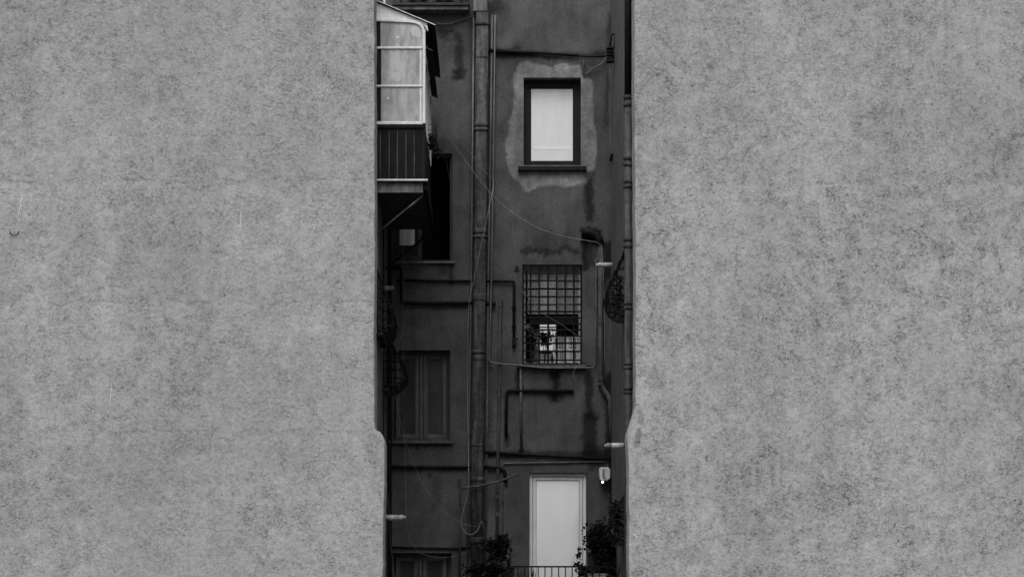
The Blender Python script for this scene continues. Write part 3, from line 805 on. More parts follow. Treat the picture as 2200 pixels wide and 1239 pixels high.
# ------------------------------------------------------------------ balcony slab at the very top, with pots
Dt = 39.75
ub = thing('balcony', 'stained concrete balcony slab with moulded edge at the top of facade', 'balcony', (X(925, Dt), -0.2, Z(22, Dt)))
obj('slab', MB().box((X(846, Dt), Dt - 40, Z(21, Dt)), (X(1006, Dt), -0.003, Z(13, Dt))), 'slab', ub, bevel=0.008)
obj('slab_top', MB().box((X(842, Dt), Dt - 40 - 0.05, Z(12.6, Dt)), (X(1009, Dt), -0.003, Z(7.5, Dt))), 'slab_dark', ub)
zt = Z(7.5, Dt)
for k, a in enumerate((872, 899, 927, 953, 981)):
    rr = 0.078 + 0.012 * (k % 3)
    t = thing('flower_pot', ['flower pot at the inner end of the high balcony slab', 'second flower pot on the high balcony slab', 'middle flower pot on the high balcony slab', 'fourth flower pot on the high balcony slab', 'flower pot at the outer end of the high balcony slab'][k], 'flower pot', (X(a, Dt), -0.15, zt), 'pots on the high balcony')
    obj('pot', MB().lathe((X(a, Dt), -0.15, zt + 0.002), [(rr * .7, 0), (rr * .95, 0.13), (rr * 1.1, 0.135), (rr * 1.1, 0.17), (rr * .9, 0.172)]), 'pot' if k % 2 else 'pot_pale', t)
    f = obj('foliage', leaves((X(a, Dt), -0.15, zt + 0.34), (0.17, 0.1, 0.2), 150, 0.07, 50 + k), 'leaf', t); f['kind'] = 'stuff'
rail = thing('railing', 'black iron railing on the high balcony slab behind the pots', 'railing', (X(925, Dt), -0.1, zt))
obj('top_rail', MB().box((X(846, 39.85), -0.12, zt + 0.95), (X(1005, 39.85), -0.08, zt + 0.98)), 'iron', rail)
for k in range(13):
    a = X(847 + 13.1 * k, 39.85)
    obj('bar', MB().box((a - 0.008, -0.108, zt + 0.001), (a + 0.008, -0.092, zt + 0.95)), 'iron', rail)

# ------------------------------------------------------------------ pipes on the facade
def pipe(name, label, pts, rpx, m, off=None, collars=(), clips=(), rad=6, sides=10, cat='pipe', group=None, cm=None, taper=None, boxy=2.0):
    """pts in photograph pixels; off = distance of the axis in front of the wall"""
    r = rpx / 110.0
    off = r + 0.015 if off is None else off
    D = 40 - off
    pp = fillet([P(a, b, D) for a, b in pts], rad / 110.0)
    t = thing(name, label, cat, pp[-1], group)
    rs = r if taper is None else [r + (taper / 110.0 - r) * k / (len(pp) - 1) for k in range(len(pp))]
    obj('pipe', MB().tube(pp, rs, sides, True, boxy), m, t)
    for (a, b, hpx, k) in collars:
        c0, c1 = P(a, b - hpx / 2, D), P(a, b + hpx / 2, D)
        d1 = (c1 - c0) * 0.18
        obj('collar', MB().tube([c0, c0 + d1, c1 - d1, c1], [r * (k - .06), r * k, r * k, r * (k - .06)], sides, True, boxy), cm or m, t)
    for (a, b) in clips:
        c = P(a, b, D)
        obj('clip', MB().box((c.x - r * 1.7, c.y - r * 0.25, c.z - 0.016), (c.x + r * 1.7, -0.001, c.z + 0.016)), 'pipe_black', t)
    return t
def vert_at(pts, y):
    for (a, b), (c, d) in zip(pts[:-1], pts[1:]):
        if b <= y <= d: return a + (c - a) * (y - b) / (d - b)
    return pts[-1][0]

S = [(1036, 30), (1033, 400), (1029, 700), (1026, 950), (1024, 1300)]
pipe('drain_stack', 'thick soil stack with sleeve joints running down the whole facade', S, 13.5, 'pipe_grey', 0.16,
     [(vert_at(S, y), y, h_, k) for y, h_, k in ((54, 7, 1.16), (126, 3, 1.05), (270, 9, 1.13), (281, 6, 1.17), (498, 10, 1.14), (510, 6, 1.19), (640, 16, 1.08), (757, 8, 1.15), (770, 12, 1.06), (957, 4, 1.08), (1030, 9, 1.12), (1160, 12, 1.12))], (), 6, 28, 'drainpipe', boxy=5.0)
L1 = [(1018, 33), (1014.5, 400), (1011, 700), (1007, 950), (1004, 1300)]
pipe('thin_pipe', 'slim metal pipe clipped on the window side of the thick stack', L1, 2.4, 'pipe_thin', None, (), [(vert_at(L1, y), y) for y in (139, 448, 700, 934, 1150)])
L2 = [(1057, 33), (1054, 300), (1049, 600), (1046, 900), (1041, 1300)]
pipe('thin_pipe', 'slim metal pipe beside the thick stack that runs straight down', L2, 2.4, 'pipe_thin', None, (), [(vert_at(L2, y), y) for y in (157, 385, 595, 692, 935, 1120)])
L3 = [(1063.5, 33), (1060.5, 300), (1056, 600), (1050.5, 778), (1075, 782), (1110, 784), (1168, 790), (1278, 790), (1279.5, 700), (1281, 562), (1285, 553)]
pipe('conduit', 'slim conduit that turns under the barred window and climbs beside it', L3, 1.9, 'pipe_thin', 0.10, (), [(1062, 163), (1060, 388), (1055.5, 595), (1280, 660), (1280, 745)], 8)
pipe('service_pipe', 'black sloping pipe from the thick stack above the white-paned window', [(1048, 109), (1150, 113), (1243, 120)], 4.2, 'pipe_black', 0.05, (), [(1100, 111)], taper=2.6)
pipe('service_pipe', 'black pipe stepping down under the open window to the stack', [(838, 575), (863, 575), (864, 650), (1018, 651)], 3.8, 'pipe_black', 0.05, [(940, 650.6, 1, 1.01)], (), 5)
pipe('service_pipe', 'thin black pipe running level to the stack under the open window', [(852, 602), (1018, 603.5)], 2.5, 'pipe_black', 0.035, (), [(920, 602.7)])
pipe('service_pipe', 'dark pipe bending down from the stack beside the barred window', [(1044, 604), (1104.5, 604), (1104, 732)], 2.9, 'pipe_black', 0.05, (), [(1104.2, 660), (1104.2, 700)], 5)
tp = pipe('pipe_stub', 'short capped black stub sticking out from the stack', [(1042, 651.5), (1065, 652)], 4.3, 'pipe_black', 0.06)
vl = thing('gas_valve', 'small black valve below the bent dark pipe', 'valve', P(1104, 742, 39.95))
obj('body', MB().tube([P(1104, 733, 39.95), P(1104, 746, 39.95)], 0.034, 8), 'pipe_black', vl)
obj('lever', MB().box(P(1100, 731, 39.9), P(1113, 726, 39.92)), 'pipe_black', vl)
L4 = [(1079, 641), (1075, 646), (1073.5, 800), (1070, 950), (1066, 1300)]
pipe('drainpipe', 'dull narrow pipe with hooked top between stack and barred window', L4, 3.2, 'pipe_wall', 0.06, [(vert_at(L4, y), y, 9, 1.25) for y in (655, 784, 1068, 1105)], (), 4)
pipe('service_pipe', 'black pipe bent into a half frame below the barred window', [(1087, 938), (1088, 838), (1232, 840)], 3.4, 'pipe_black', 0.05, [(1226, 840, 1, 1.0)], (), 11)
pipe('thin_pipe', 'dull slim pipe dropping straight from the barred window sill', [(1119, 792), (1120, 972)], 3.0, 'pipe_wall', 0.045, (), [(1119.5, 830), (1120, 966)])
pipe('service_pipe', 'long black pipe sloping gently above the white door', [(1036, 970.5), (1180, 978), (1312, 986)], 3.2, 'pipe_black', 0.045, (), [(1110, 974), (1240, 981)])
pipe('conduit', 'slim pale conduit running level just over the white door', [(1079, 1300), (1080, 994.5), (1200, 993), (1310, 990.5)], 1.5, 'pipe_thin', 0.03, (), [(1133, 993), (1190, 992.6), (1265, 991.5), (1079.5, 1080)], 7)
pipe('service_pipe', 'black level pipe below the dark two-leaf window', [(827, 1002), (1018, 1003)], 2.7, 'pipe_black', 0.04, (), [(880, 1002.4), (960, 1002.8)])
pipe('service_pipe', 'short black pipe curling down beside the stack toward the hose', [(1036, 1003), (1074, 1003.5), (1085, 1012), (1087, 1036)], 4.0, 'pipe_black', 0.06, (), (), 12)
pipe('garden_hose', 'grey hose rising and bending across the stack to a free end', [(987, 1300), (989, 1050), (1005, 1046), (1040, 1042), (1080, 1031), (1113, 1017)], 2.6, 'pipe_wall', 0.36, (), (), 9, 8, 'hose')
pipe('conduit', 'thin dark conduit just over the lowest window', [(828, 1174), (900, 1176), (980, 1177), (1040, 1172)], 2.2, 'pipe_black', 0.03, (), [(870, 1175), (950, 1176.6)])
pipe('pipe_elbow', 'black sooty elbow coming out of the facade above the grey pipe', [(1250, 497), (1270, 500), (1284, 507), (1290, 523)], 8.5, 'pipe_black', 0.10, (), (), 14, 10)
pipe('drainpipe', 'grey pipe with kinked foot dropping from the black elbow', [(1290, 522), (1290.5, 700), (1290, 822), (1297, 838), (1311, 856), (1313, 945)], 5.6, 'pipe_wall', 0.09, [(1290.5, 524, 7, 1.15), (1290.5, 693, 8, 1.12), (1290, 815, 10, 1.18), (1290, 826, 6, 1.22)], [(1290.5, 600)], 12)
# corner pipes on the side walls
def wall_pipe(label, xw_, s, D, segs, rpx, mats, collars, group=None):
    k_ = FPX / D
    r = rpx / k_
    x = xw_ + s * (r + 0.02)
    t = thing('downpipe', label, 'downpipe', (x, D - 40, GROUND), group)
    for (y0, y1), m in zip(segs, mats):
        z0_, z1_ = (GROUND if y1 > 1239 else Z(y1, D)), (12.15 if y0 < 0 else Z(y0, D))
        obj('pipe', MB().tube([(x, D - 40, z1_), (x, D - 40, z0_)], r, 14), m, t)
    for y, hh, k in collars:
        obj('collar', MB().tube([(x, D - 40, Z(y - hh / 2, D)), (x, D - 40, Z(y + hh / 2, D))], r * k, 14), 'pipe_grey' if k < 1.3 else 'pipe_black', t)
        obj('bracket', MB().box((xw_ - s * 0.003, D - 40 - 0.012, Z(y + 1.5, D)), (x + s * r * 1.35, D - 40 + 0.012, Z(y - 1.5, D))), 'pipe_black', t)
    return t
wall_pipe('collared grey downpipe with black top length against the pitted plaster', XR, -1, 33.6, [(-5, 207), (207, 1300)], 7.5, ['pipe_black', 'pipe_wall'],
          [(210, 9, 1.18), (226, 8, 1.2), (341, 7, 1.2), (354, 7, 1.2), (391, 6, 1.18), (402, 6, 1.2), (515, 8, 1.18), (529, 8, 1.2), (652, 7, 1.18), (662, 7, 1.18), (781, 7, 1.18), (790, 6, 1.2), (834, 8, 1.2), (843, 6, 1.2)])
wall_pipe('thick black downpipe in the corner under the glazed balcony', XL, 1, 39.55, [(430, 1300)], 4.6, ['pipe_black'], [(700, 7, 1.15), (950, 7, 1.15)])
wall_pipe('thin dark pipe beside the smooth plaster edge', XL, 1, 37.9, [(470, 1300)], 1.6, ['pipe_black'], [(840, 4, 1.4)])
wall_pipe('pale upright pipe above the glazed balcony roof', XL, 1, 39.7, [(-5, 40)], 4.5, ['pipe_grey'], [])

# ------------------------------------------------------------------ cables
def cable(label, pts, rpx=0.55, m='cable', name='cable'):
    """(px, py, off) points"""
    pp = spline([P(a, b, 40 - c) for a, b, c in pts], 8)
    o = obj(name, MB().tube(pp, rpx * 0.92 / 110.0, 6), m, loc=pp[0])
    return tag(o, label, 'cable')
cable('pale cable from glazed balcony to the thin pipes, dropping to a loop', [(924, 216, 1.6), (990, 302, 1.0), (1050, 378, 0.3), (1061, 391, 0.2), (1050, 450, 0.36), (1020, 590, 0.38), (1008, 650, 0.36), (1005, 740, 0.3), (1005, 900, 0.25), (1007, 1040, 0.42), (998, 1085, 0.38), (991, 1122, 0.36), (1000, 1143, 0.36), (1014, 1147, 0.36), (1027, 1136, 0.36), (1034, 1119, 0.36), (1040, 1132, 0.3), (1042, 1160, 0.1)], 0.6)
cable('long pale cable sagging from glazed balcony to the pipe elbow', [(925, 236, 1.6), (985, 325, 1.1), (1057, 418, 0.7), (1110, 462, 0.5), (1160, 491, 0.4), (1215, 508, 0.3), (1262, 517, 0.25), (1287, 523, 0.22), (1294, 545, 0.2), (1298, 640, 0.2), (1299, 780, 0.2)], 0.6)
cable('dark loose wire from the wire basket to the barred window', [(938, 318, 1.2), (958, 345, 0.7), (966, 385, 0.5), (985, 414, 0.4), (994, 440, 0.36), (1012, 458, 0.36), (1030, 505, 0.4), (1046, 520, 0.4), (1062, 548, 0.25), (1078, 575, 0.2), (1104, 600, 0.2), (1124, 628, 0.15), (1143, 645, 0.15), (1158, 668, 0.15), (1190, 687, 0.12), (1208, 698, 0.12), (1236, 718, 0.12), (1252, 728, 0.1), (1258, 748, 0.1), (1264, 772, 0.1)], 0.6, 'cable_dark')
cable('thin cable hanging straight then swinging along over the lowest window', [(866, 490, 1.5), (866, 640, 1.2), (867, 800, 0.9), (868, 900, 0.7), (871, 1020, 0.5), (874, 1125, 0.4), (883, 1162, 0.36), (905, 1187, 0.33), (945, 1197, 0.33), (980, 1193, 0.3), (1003, 1184, 0.24)], 0.45, 'cable_dim')
cable('thin cable sagging from the bellied grille to the foot of the stack', [(846, 832, 1.4), (857, 892, 1.2), (871, 947, 1.0), (892, 1003, 0.8), (915, 1050, 0.7), (940, 1084, 0.6), (965, 1106, 0.5), (990, 1121, 0.45), (1010, 1128, 0.38), (1024, 1131, 0.32)], 0.45, 'cable_dim')
cable('dark cord trailing down the smooth plaster edge to the lowest window', [(830, 1030, 2.0), (835, 1080, 1.8), (838, 1150, 1.6), (843, 1200, 1.5), (850, 1260, 1.4)], 0.6, 'cable_dark')
cable('short thin cord slanting to the bellied grilles', [(878, 655, 0.15), (868, 695, 0.5), (857, 740, 1.0), (852, 775, 1.2)], 0.45, 'cable_dim')
cable('short curled wire ends hanging off the barred window sill', [(1246, 782, 0.12), (1236, 792, 0.14), (1232, 803, 0.14), (1236, 815, 0.14)], 0.5, 'cable_dim')
cable('stiff wire hook above the white-paned window', [(1186, 126, 0.04), (1186, 140, 0.05), (1194, 157, 0.05), (1181, 155, 0.05)], 0.7, 'cable_dark', 'wire')
cable('loose dark wire dangling from the corner bracket', [(1303, 128, 0.05), (1303, 160, 0.04), (1302, 200, 0.04), (1303, 240, 0.04), (1304, 256, 0.05), (1300, 264, 0.05), (1294, 270, 0.05)], 0.7, 'cable_dark', 'wire')
cable('dark wire bundle draped along the facade below the top balcony', [(936, 50, 0.05), (955, 52, 0.05), (972, 50, 0.05), (985, 45, 0.05), (1000, 40, 0.06), (1017, 34, 0.06)], 1.2, 'cable_dark')
cable('thin cord crossing the corner under the grey elbow', [(1255, 785, .1), (1272, 778, .12), (1280, 765, .1), (1283, 748, .08)], 0.45, 'cable_dim')

# bracket and insulator in the upper corner
br = thing('wall_bracket', 'triangular iron bracket ending at the black insulator in the corner', 'bracket', P(1275, 122, 39.9))
obj('arm', MB().tube([P(1245, 120.5, 39.9), P(1302, 122, 39.9)], 0.018, 6), 'pipe_black', br)
obj('post', MB().tube([P(1254, 118, 39.93), P(1254, 163, 39.97)], 0.013, 6), 'pipe_thin', br)
obj('strut', MB().tube(spline([P(1254, 164, 39.97), P(1275, 147, 39.93), (P(1293, 137, 39.9)), P(1301, 123, 39.9)], 4), 0.014, 6), 'band', br)
obj('loop', MB().tube(spline([P(1256, 127, 39.93), P(1260, 142, 39.93), P(1268, 147, 39.93), P(1276, 146, 39.92)], 4), 0.008, 6), 'band', br)
ins = thing('insulator', 'black ribbed insulator box with an upright arm in the upper corner', 'insulator', P(1313, 134, 38.8))
xi = X(1313, 38.8)
for k, py in enumerate((104, 111, 118, 125)):
    obj('disc', MB().lathe((xi - 0.02, -1.2, Z(py + 3.5, 38.8)), [(0.05, 0), (0.075, 0.008), (0.075, 0.03), (0.05, 0.038)], 12), 'pipe_black', ins)
obj('core', MB().lathe((xi - 0.02, -1.2, Z(134, 38.8)), [(0.045, 0), (0.045, 0.29)], 10), 'pipe_black', ins)
obj('box', MB().box((xi - 0.09, -1.27, Z(134, 38.8)), (xi + 0.05, -1.13, Z(128, 38.8))), 'pipe_black', ins)
obj('arm', MB().tube([(X(1310, 38.8), -1.2, Z(104, 38.8)), (X(1314.5, 38.8), -1.2, Z(75, 38.8)), (X(1321, 38.8), -1.2, Z(73, 38.8))], 0.02, 6), 'pipe_black', ins)
obj('stay', MB().tube([(X(1319, 38.8), -1.2, Z(104, 38.8)), (X(1320, 38.8), -1.2, Z(75, 38.8))], 0.01, 6), 'pipe_black', ins)
obj('mount', MB().box((X(1313, 38.8), -1.24, Z(124, 38.8)), (XR - 0.002, -1.16, Z(114, 38.8))), 'pipe_black', ins)

# round vent cap beside the barred window
vc = thing('vent_cap', 'small round vent cap beside the top corner of barred window', 'vent', P(1110, 576))
obj('rim', MB().tube([P(1110, 576) + Vector((0, -0.03, 0)), P(1110, 576) + Vector((0, 0.01, 0))], 0.052, 16), 'pipe_wall', vc)
obj('dish', MB().tube([P(1110, 576) + Vector((0, -0.036, 0)), P(1110, 576) + Vector((0, -0.031, 0))], 0.03, 12), 'pipe_black', vc)

# ------------------------------------------------------------------ pale tubes poking out of the side walls
def tube_unit(label, D, px_tip, px_wall, py, rpx, s, xw_, m):
    k_ = FPX / D
    r = rpx / k_
    y = D - 40
    z = Z(py, D)
    tip, end = X(px_tip, D), X(px_wall, D)
    t = thing('wall_tube', label, 'tube', (xw_, y, z), 'pale tubes on the side walls')
    ln = abs(end - tip)
    d = 1 if end > tip else -1
    obj('body', MB().tube([(tip + d * ln * 0.36, y, z), (end, y, z)], r, 12), m, t)
    obj('band', MB().tube([(tip + d * ln * 0.09, y, z), (tip + d * ln * 0.359, y, z)], r * 0.9, 12), 'pale_dim' if m == 'pale_dim' else 'band', t)
    for q in (0.13, 0.2, 0.27):
        obj('ridge', MB().tube([(tip + d * ln * q, y, z), (tip + d * ln * (q + 0.03), y, z)], r * 1.0, 12), m, t)
    obj('nub', MB().tube([(tip, y, z), (tip + d * ln * 0.09, y, z)], r * 0.55, 10), m, t)
    if abs(end - xw_) > 0.005:
        obj('stem', MB().tube([(end, y, z), (xw_ - d * 0.004, y, z)], r * 0.5, 8), 'pipe_black', t)
tube_unit('short pale tube above the upper bellied grille', 39.0, 847, 822, 618.5, 5.2, 1, XL, 'pale_dim')
tube_unit('long pale tube beside the smooth plaster, above the lowest window', 38.6, 872, 824, 1111, 6.2, 1, XL, 'pale_dim')
tube_unit('dusty pale tube in front of the elbowed pipe beside barred window', 39.6, 1281, 1316, 569, 5.2, -1, XR, 'pale_dim')
tube_unit('bright white tube at the pitted plaster shoulder above the lamp', 35.6, 1299, 1340, 956.5, 5.8, -1, XR, 'pale')

# lit wall lamp
la = thing('wall_lamp', 'white wall lamp with a small lit bulb near the white door', 'lamp', P(1298, 1030, 39.8))
Dl = 39.75
lm = MB().prism([(X(1287, Dl), Z(1005, Dl)), (X(1291, Dl), Z(1003, Dl)), (X(1306, Dl), Z(1003, Dl)), (X(1311, Dl), Z(1007, Dl)), (X(1311, Dl), Z(1027, Dl)), (X(1306, Dl), Z(1031, Dl)), (X(1290, Dl), Z(1031, Dl)), (X(1288, Dl), Z(1025, Dl))], Dl - 40, -0.05)
obj('housing', lm, 'pale', la, bevel=0.012)
obj('face_plate', MB().box((X(1293.5, Dl), Dl - 40 - 0.02, Z(1026, Dl)), (X(1304, Dl), Dl - 40 - 0.002, Z(1006, Dl))), 'pale_dim', la, bevel=0.006)
obj('face_rib', MB().box((X(1295, Dl), Dl - 40 - 0.03, Z(1025, Dl)), (X(1298, Dl), Dl - 40 - 0.021, Z(1007, Dl))), 'band', la)
obj('socket', MB().lathe((X(1294.5, Dl), Dl - 40 + 0.06, Z(1036, Dl)), [(0.05, 0), (0.06, 0.045)], 10), 'pipe_black', la)
obj('bulb', MB().lathe((X(1294.5, Dl), Dl - 40 - 0.02, Z(1038, Dl)), [(0.006, 0), (0.022, 0.012), (0.028, 0.026), (0.022, 0.04), (0.006, 0.052)], 10), 'bulb', la)
obj('wall_plate', MB().box((X(1290, Dl), -0.049, Z(1032, Dl)), (X(1309, Dl), -0.001, Z(1002, Dl))), 'pipe_black', la)

# ------------------------------------------------------------------ crates and plants in the barred window
def crate(label, xa, xb, ya, yb):
    D = 40.42
    y0, y1 = 0.3, 0.62
    x0, x1, z0, z1 = X(xa, D), X(xb, D), Z(yb, D), Z(ya, D)
    tp = (x1 - x0) * 0.05
    t = thing('plastic_crate', label, 'crate', ((x0 + x1) / 2, 0.45, z0), 'crates in the barred window')
    obj('rim', ring(x0, x1, 0, 1, 0.02, y0, y1) if False else MB().box((x0, y0, z1 - 0.03), (x1, y0 + 0.02, z1)).box((x0, y1 - 0.02, z1 - 0.03), (x1, y1, z1)).box((x0, y0 + .02, z1 - 0.03), (x0 + 0.02, y1 - .02, z1)).box((x1 - 0.02, y0 + .02, z1 - 0.03), (x1, y1 - .02, z1)), 'crate', t)
    obj('base', MB().box((x0 + tp, y0 + 0.01, z0), (x1 - tp, y1 - 0.01, z0 + 0.02)), 'crate', t)
    for s in (0, 1):
        a0 = (x0 + 0.004, x0 + 0.055) if s == 0 else (x1 - 0.055, x1 - 0.004)
        b0 = (a0[0] + (tp if s == 0 else -tp), a0[1] + (tp if s == 0 else -tp))
        obj('corner', MB().sheet([(b0[0], y0 + 0.012, z0 + 0.02), (b0[1], y0 + 0.012, z0 + 0.02), (a0[1], y0 + 0.004, z1 - 0.03), (a0[0], y0 + 0.004, z1 - 0.03)], (0, 0.012, 0)), 'crate', t)
    n = 11
    for k in range(1, n):
        u = k / n
        xa_ = x0 + 0.05 + (x1 - x0 - 0.1) * u
        wd_ = 0.05 if k in (5, 6) else 0.016
        obj('rib', MB().box((xa_ - wd_ / 2, y0 + 0.009, z0 + 0.02), (xa_ + wd_ / 2, y0 + 0.02, z1 - 0.03)), 'crate', t)
    for k in range(1, 4):
        zz = z0 + 0.02 + (z1 - z0 - 0.05) * k / 4
        obj('lath', MB().box((x0 + tp * .7, y0 + 0.021, zz - 0.006), (x1 - tp * .7, y0 + 0.028, zz + 0.006)), 'crate', t)
    obj('contents', MB().box((x0 + tp + .03, y0 + 0.06, z0 + .021), (x1 - tp - .03, y1 - .03, z1 - .04)), 'wood_dark', t)  # dark box added so the slots look shaded inside
    obj('side', MB().box((x0 + tp + .002, y0 + 0.03, z0 + .021), (x0 + tp + .012, y1 - .022, z1 - .031)), 'crate', t)
    obj('side', MB().box((x1 - tp - .012, y0 + 0.03, z0 + .021), (x1 - tp - .002, y1 - .022, z1 - .031)), 'crate', t)
crate('white plastic crate at the bottom of the pair in barred window', 1186, 1248, 753, 779)
crate('white plastic crate stacked on top of the other in barred window', 1185, 1249, 724, 752.5)
zs = Z(784) + 0.036
bx_ = thing('storage_box', 'pale lidded box standing beside the crates in barred window', 'box', (X(1165, 40.7), 0.7, Z(784) + 0.036))
zb_ = Z(784) + 0.036
obj('body', MB().box((X(1147, 40.66), 0.66, zb_), (X(1184, 40.66), 0.78, Z(767, 40.66))), 'crate', bx_, bevel=0.006)
obj('lid', MB().box((X(1145, 40.66), 0.645, Z(766.5, 40.66)), (X(1185.5, 40.66), 0.79, Z(760, 40.66))), 'crate', bx_, bevel=0.006)
plant('potted_plant', 'dark round-headed plant silhouetted against the bright far window', (X(1168, 40.5), 0.5, zs), (X(1174, 40.5), 0.5, Z(722, 40.5)), (0.15, 0.1, 0.19), 260, 0.065, 77, None, 3)
plant('potted_plant', 'dark bushy plant at the hinge edge inside barred window', (X(1137, 40.3), 0.27, zs), (X(1137, 40.3), 0.27, Z(745, 40.3)), (0.11, 0.05, 0.34), 330, 0.08, 78)
plant('window_plant', 'leafy plant filling the bellied grille behind the downpipe', (XR - 0.12, -4.6, 5.9), (XR - 0.14, -4.6, 6.25), (0.12, 0.6, 0.42), 130, 0.07, 79)
plant('window_plant', 'dark plant inside the low bellied grille above the cone', (XR - 0.12, -4.2, 2.0), (XR - 0.13, -4.2, 2.3), (0.11, 0.55, 0.32), 320, 0.075, 80)

# ------------------------------------------------------------------ terrace: railing, planters, plants
TZ = 0.72
Dr = 37.4
yr = Dr - 40
rl = thing('railing', 'thin black railing across the bottom of the white door', 'railing', (X(1185, Dr), yr, TZ))
obj('top_rail', MB().box((X(1096, Dr), yr - 0.018, Z(1218, Dr)), (X(1318, Dr), yr + 0.018, Z(1214.6, Dr))), 'iron', rl)
obj('bottom_rail', MB().box((X(1096, Dr), yr - 0.012, TZ + 0.08), (X(1318, Dr), yr + 0.012, TZ + 0.105)), 'iron', rl)
for k in range(15):
    a = X(1112.5 + 14.6 * k, Dr)
    if a > X(1316, Dr): break
    obj('bar', MB().box((a - 0.01, yr - 0.01, TZ + 0.106 if k % 5 else TZ), (a + 0.01, yr + 0.01, Z(1218, Dr) - 0.001)), 'iron', rl)
def trough(label, xa, xb, ytop, D, m, dep=0.3):
    y = D - 40
    x0, x1, z1 = X(xa, D), X(xb, D), Z(ytop, D)
    t = thing('planter', label, 'planter', ((x0 + x1) / 2, y + dep / 2, TZ))
    obj('trough', MB().add([(x0 + .03, y + .02, TZ + .002), (x1 - .03, y + .02, TZ + .002), (x1 - .03, y + dep - .02, TZ + .002), (x0 + .03, y + dep - .02, TZ + .002), (x0, y, z1), (x1, y, z1), (x1, y + dep, z1), (x0, y + dep, z1)],
                           [(0, 3, 2, 1), (4, 5, 6, 7), (0, 1, 5, 4), (1, 2, 6, 5), (2, 3, 7, 6), (3, 0, 4, 7)]), m, t, bevel=0.01)
    obj('rim', MB().box((x0 - .012, y - .012, z1 + .001), (x1 + .012, y + dep + .012, z1 + .02)), m, t)
    return z1 + 0.02
zq = trough('dark trough planter at the end of the thin railing', 1046, 1105, 1219, 37.9, 'pipe_black', 0.32)
plant('potted_plant', 'tall dark bush at the foot of the stack beside the railing', (X(1068, 38.2), -1.9, zq), (X(1064, 38.2), -1.85, Z(1180, 38.2)), (0.28, 0.22, 0.29), 900, 0.085, 90, None, 9)
plant('potted_plant', 'low wide dark bush spreading below the tall one', (X(1040, 37.6), -2.55, TZ), (X(1042, 37.6), -2.5, Z(1230, 37.6)), (0.42, 0.2, 0.26), 800, 0.085, 91, None, 8)
sp = thing('potted_plant', 'spiky thin-bladed plant standing by the dark trough', 'plant', (X(1093, 38.1), -1.85, zq))
rnd = random.Random(5)
for k in range(11):
    tip = Vector((X(1093 + rnd.uniform(-16, 14), 38.1), -1.85 + rnd.uniform(-.1, .1), Z(rnd.uniform(1178, 1208), 38.1)))
    b = Vector((X(1092 + rnd.uniform(-4, 4), 38.1), -1.85, zq))
    m_ = b.lerp(tip, 0.55) + Vector((0, 0, 0.03))
    obj('blade', MB().tube([b, m_, tip], [0.008, 0.008, 0.002], 4), 'leaf', sp)
sp = thing('potted_plant', 'small spiky plant poking through the thin railing', 'plant', (X(1134, 37.7), -2.3, TZ))
for k in range(13):
    tip = Vector((X(1134 + rnd.uniform(-22, 22), 37.7), -2.3 + rnd.uniform(-.1, .1), Z(rnd.uniform(1218, 1236), 37.7)))
    b = Vector((X(1134 + rnd.uniform(-6, 6), 37.7), -2.3, TZ))
    obj('blade', MB().tube([b, b.lerp(tip, .55) + Vector((0, 0, .05)), tip], [0.009, 0.012, 0.003], 4), 'leaf', sp)
zp = trough('pale planter box under the dense bush beside the door', 1263, 1304, 1233.5, 37.9, 'pot_pale', 0.3)
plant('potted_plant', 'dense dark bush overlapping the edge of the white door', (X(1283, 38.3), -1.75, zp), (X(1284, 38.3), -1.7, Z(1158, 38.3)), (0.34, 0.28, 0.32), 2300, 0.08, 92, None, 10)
plant('potted_plant', 'dark lower bush between the pale planter and the side wall', (X(1300, 38.2), -1.8, zp), (X(1303, 38.2), -1.75, Z(1200, 38.2)), (0.17, 0.22, 0.34), 1400, 0.08, 93, None, 6)
plant('potted_plant', 'small dark tuft behind the railing in front of the door', (X(1254, 38.0), -2.0, TZ), (X(1254, 38.0), -2.0, Z(1225, 38.0)), (0.16, 0.12, 0.16), 260, 0.07, 94, None, 4)
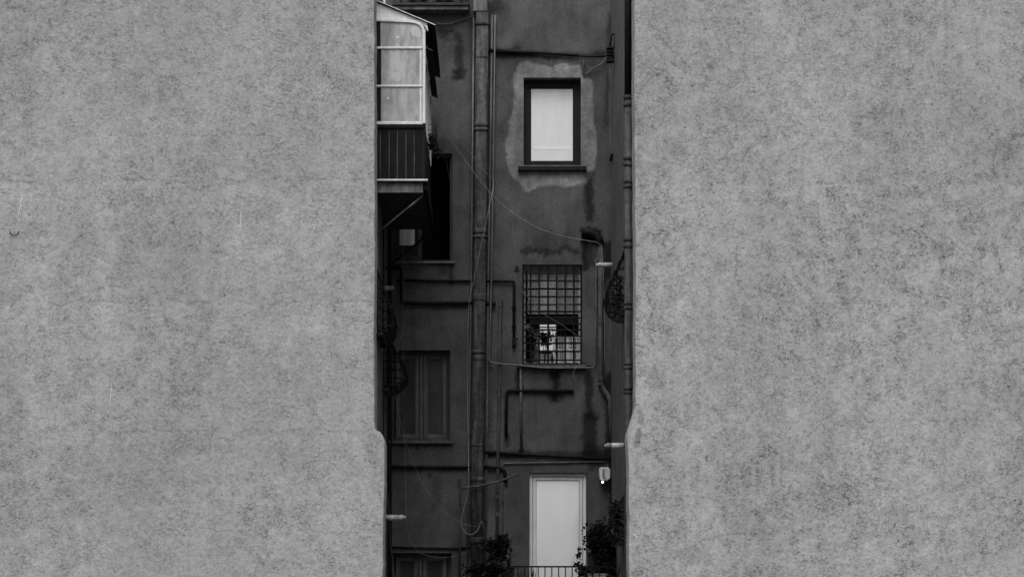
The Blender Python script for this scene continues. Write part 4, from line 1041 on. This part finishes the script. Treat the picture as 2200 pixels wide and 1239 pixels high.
plant('trailing_plant', 'thin leafy sprig hanging before the white pane', (X(1246, 38.5), -1.5, Z(1190, 38.5)), (X(1243, 38.5), -1.5, Z(1188, 38.5)), (0.045, 0.04, 0.15), 55, 0.06, 95, None, 3)
plant('climbing_vine', 'dark vine climbing the corner under the lit lamp', (X(1317, 39.8), -0.1, TZ), (X(1316, 39.8), -0.12, Z(1055, 39.8)), (0.055, 0.08, 0.75), 420, 0.06, 96, None, 5)
bk = thing('bucket', 'grey bucket half hidden below the dense bush', 'bucket', (X(1275, 38.9), -1.1, TZ))
zb0 = Z(1224, 38.9)
obj('stand', MB().box((X(1262, 38.9), -1.25, TZ), (X(1290, 38.9), -0.95, zb0 - .002)), 'wood_dark', bk)
obj('pail', MB().lathe((X(1276, 38.9), -1.1, zb0), [(0.105, 0), (0.135, 0.33), (0.145, 0.335), (0.145, 0.36), (0.12, 0.362)], 16), 'slab', bk)
obj('handle', MB().tube(spline([(X(1284, 38.7), -1.27, Z(1192, 38.7)), (X(1290, 38.7), -1.3, Z(1200, 38.7)), (X(1284, 38.7), -1.3, Z(1212, 38.7)), (X(1294, 38.7), -1.28, Z(1222, 38.7))], 5), 0.014, 6), 'pipe_thin', bk)
cn = thing('plant_pot', 'pale cone-shaped pot wedged between bush and low grille', 'pot', (X(1313, 38.6), -1.4, Z(1161, 38.6)))
obj('cone', MB().lathe((X(1314, 38.6), -1.4, Z(1161, 38.6)), [(0.062, 0), (0.05, 0.06), (0.02, 0.2), (0.008, 0.205)], 12), 'pale', cn)
obj('shelf', MB().box((X(1302, 38.6), -1.5, Z(1161, 38.6) - 0.03), (XR - 0.002, -1.3, Z(1161, 38.6) - 0.001)), 'pipe_black', cn)
pipe('water_pipe', 'small looped pipe low on the terrace by the side wall', [(1312, 1300), (1312.5, 1208), (1319, 1206), (1320.5, 1300)], 1.3, 'pipe_thin', 1.6, (), (), 4)
o = obj('clothes_prop', MB().tube([P(1318, 1262, 37.0), P(1341, 1192, 37.0)], 0.013, 6), 'iron', loc=P(1318, 1262, 37.0)); tag(o, 'thin dark pole leaning against the side wall at the bottom', 'pole')
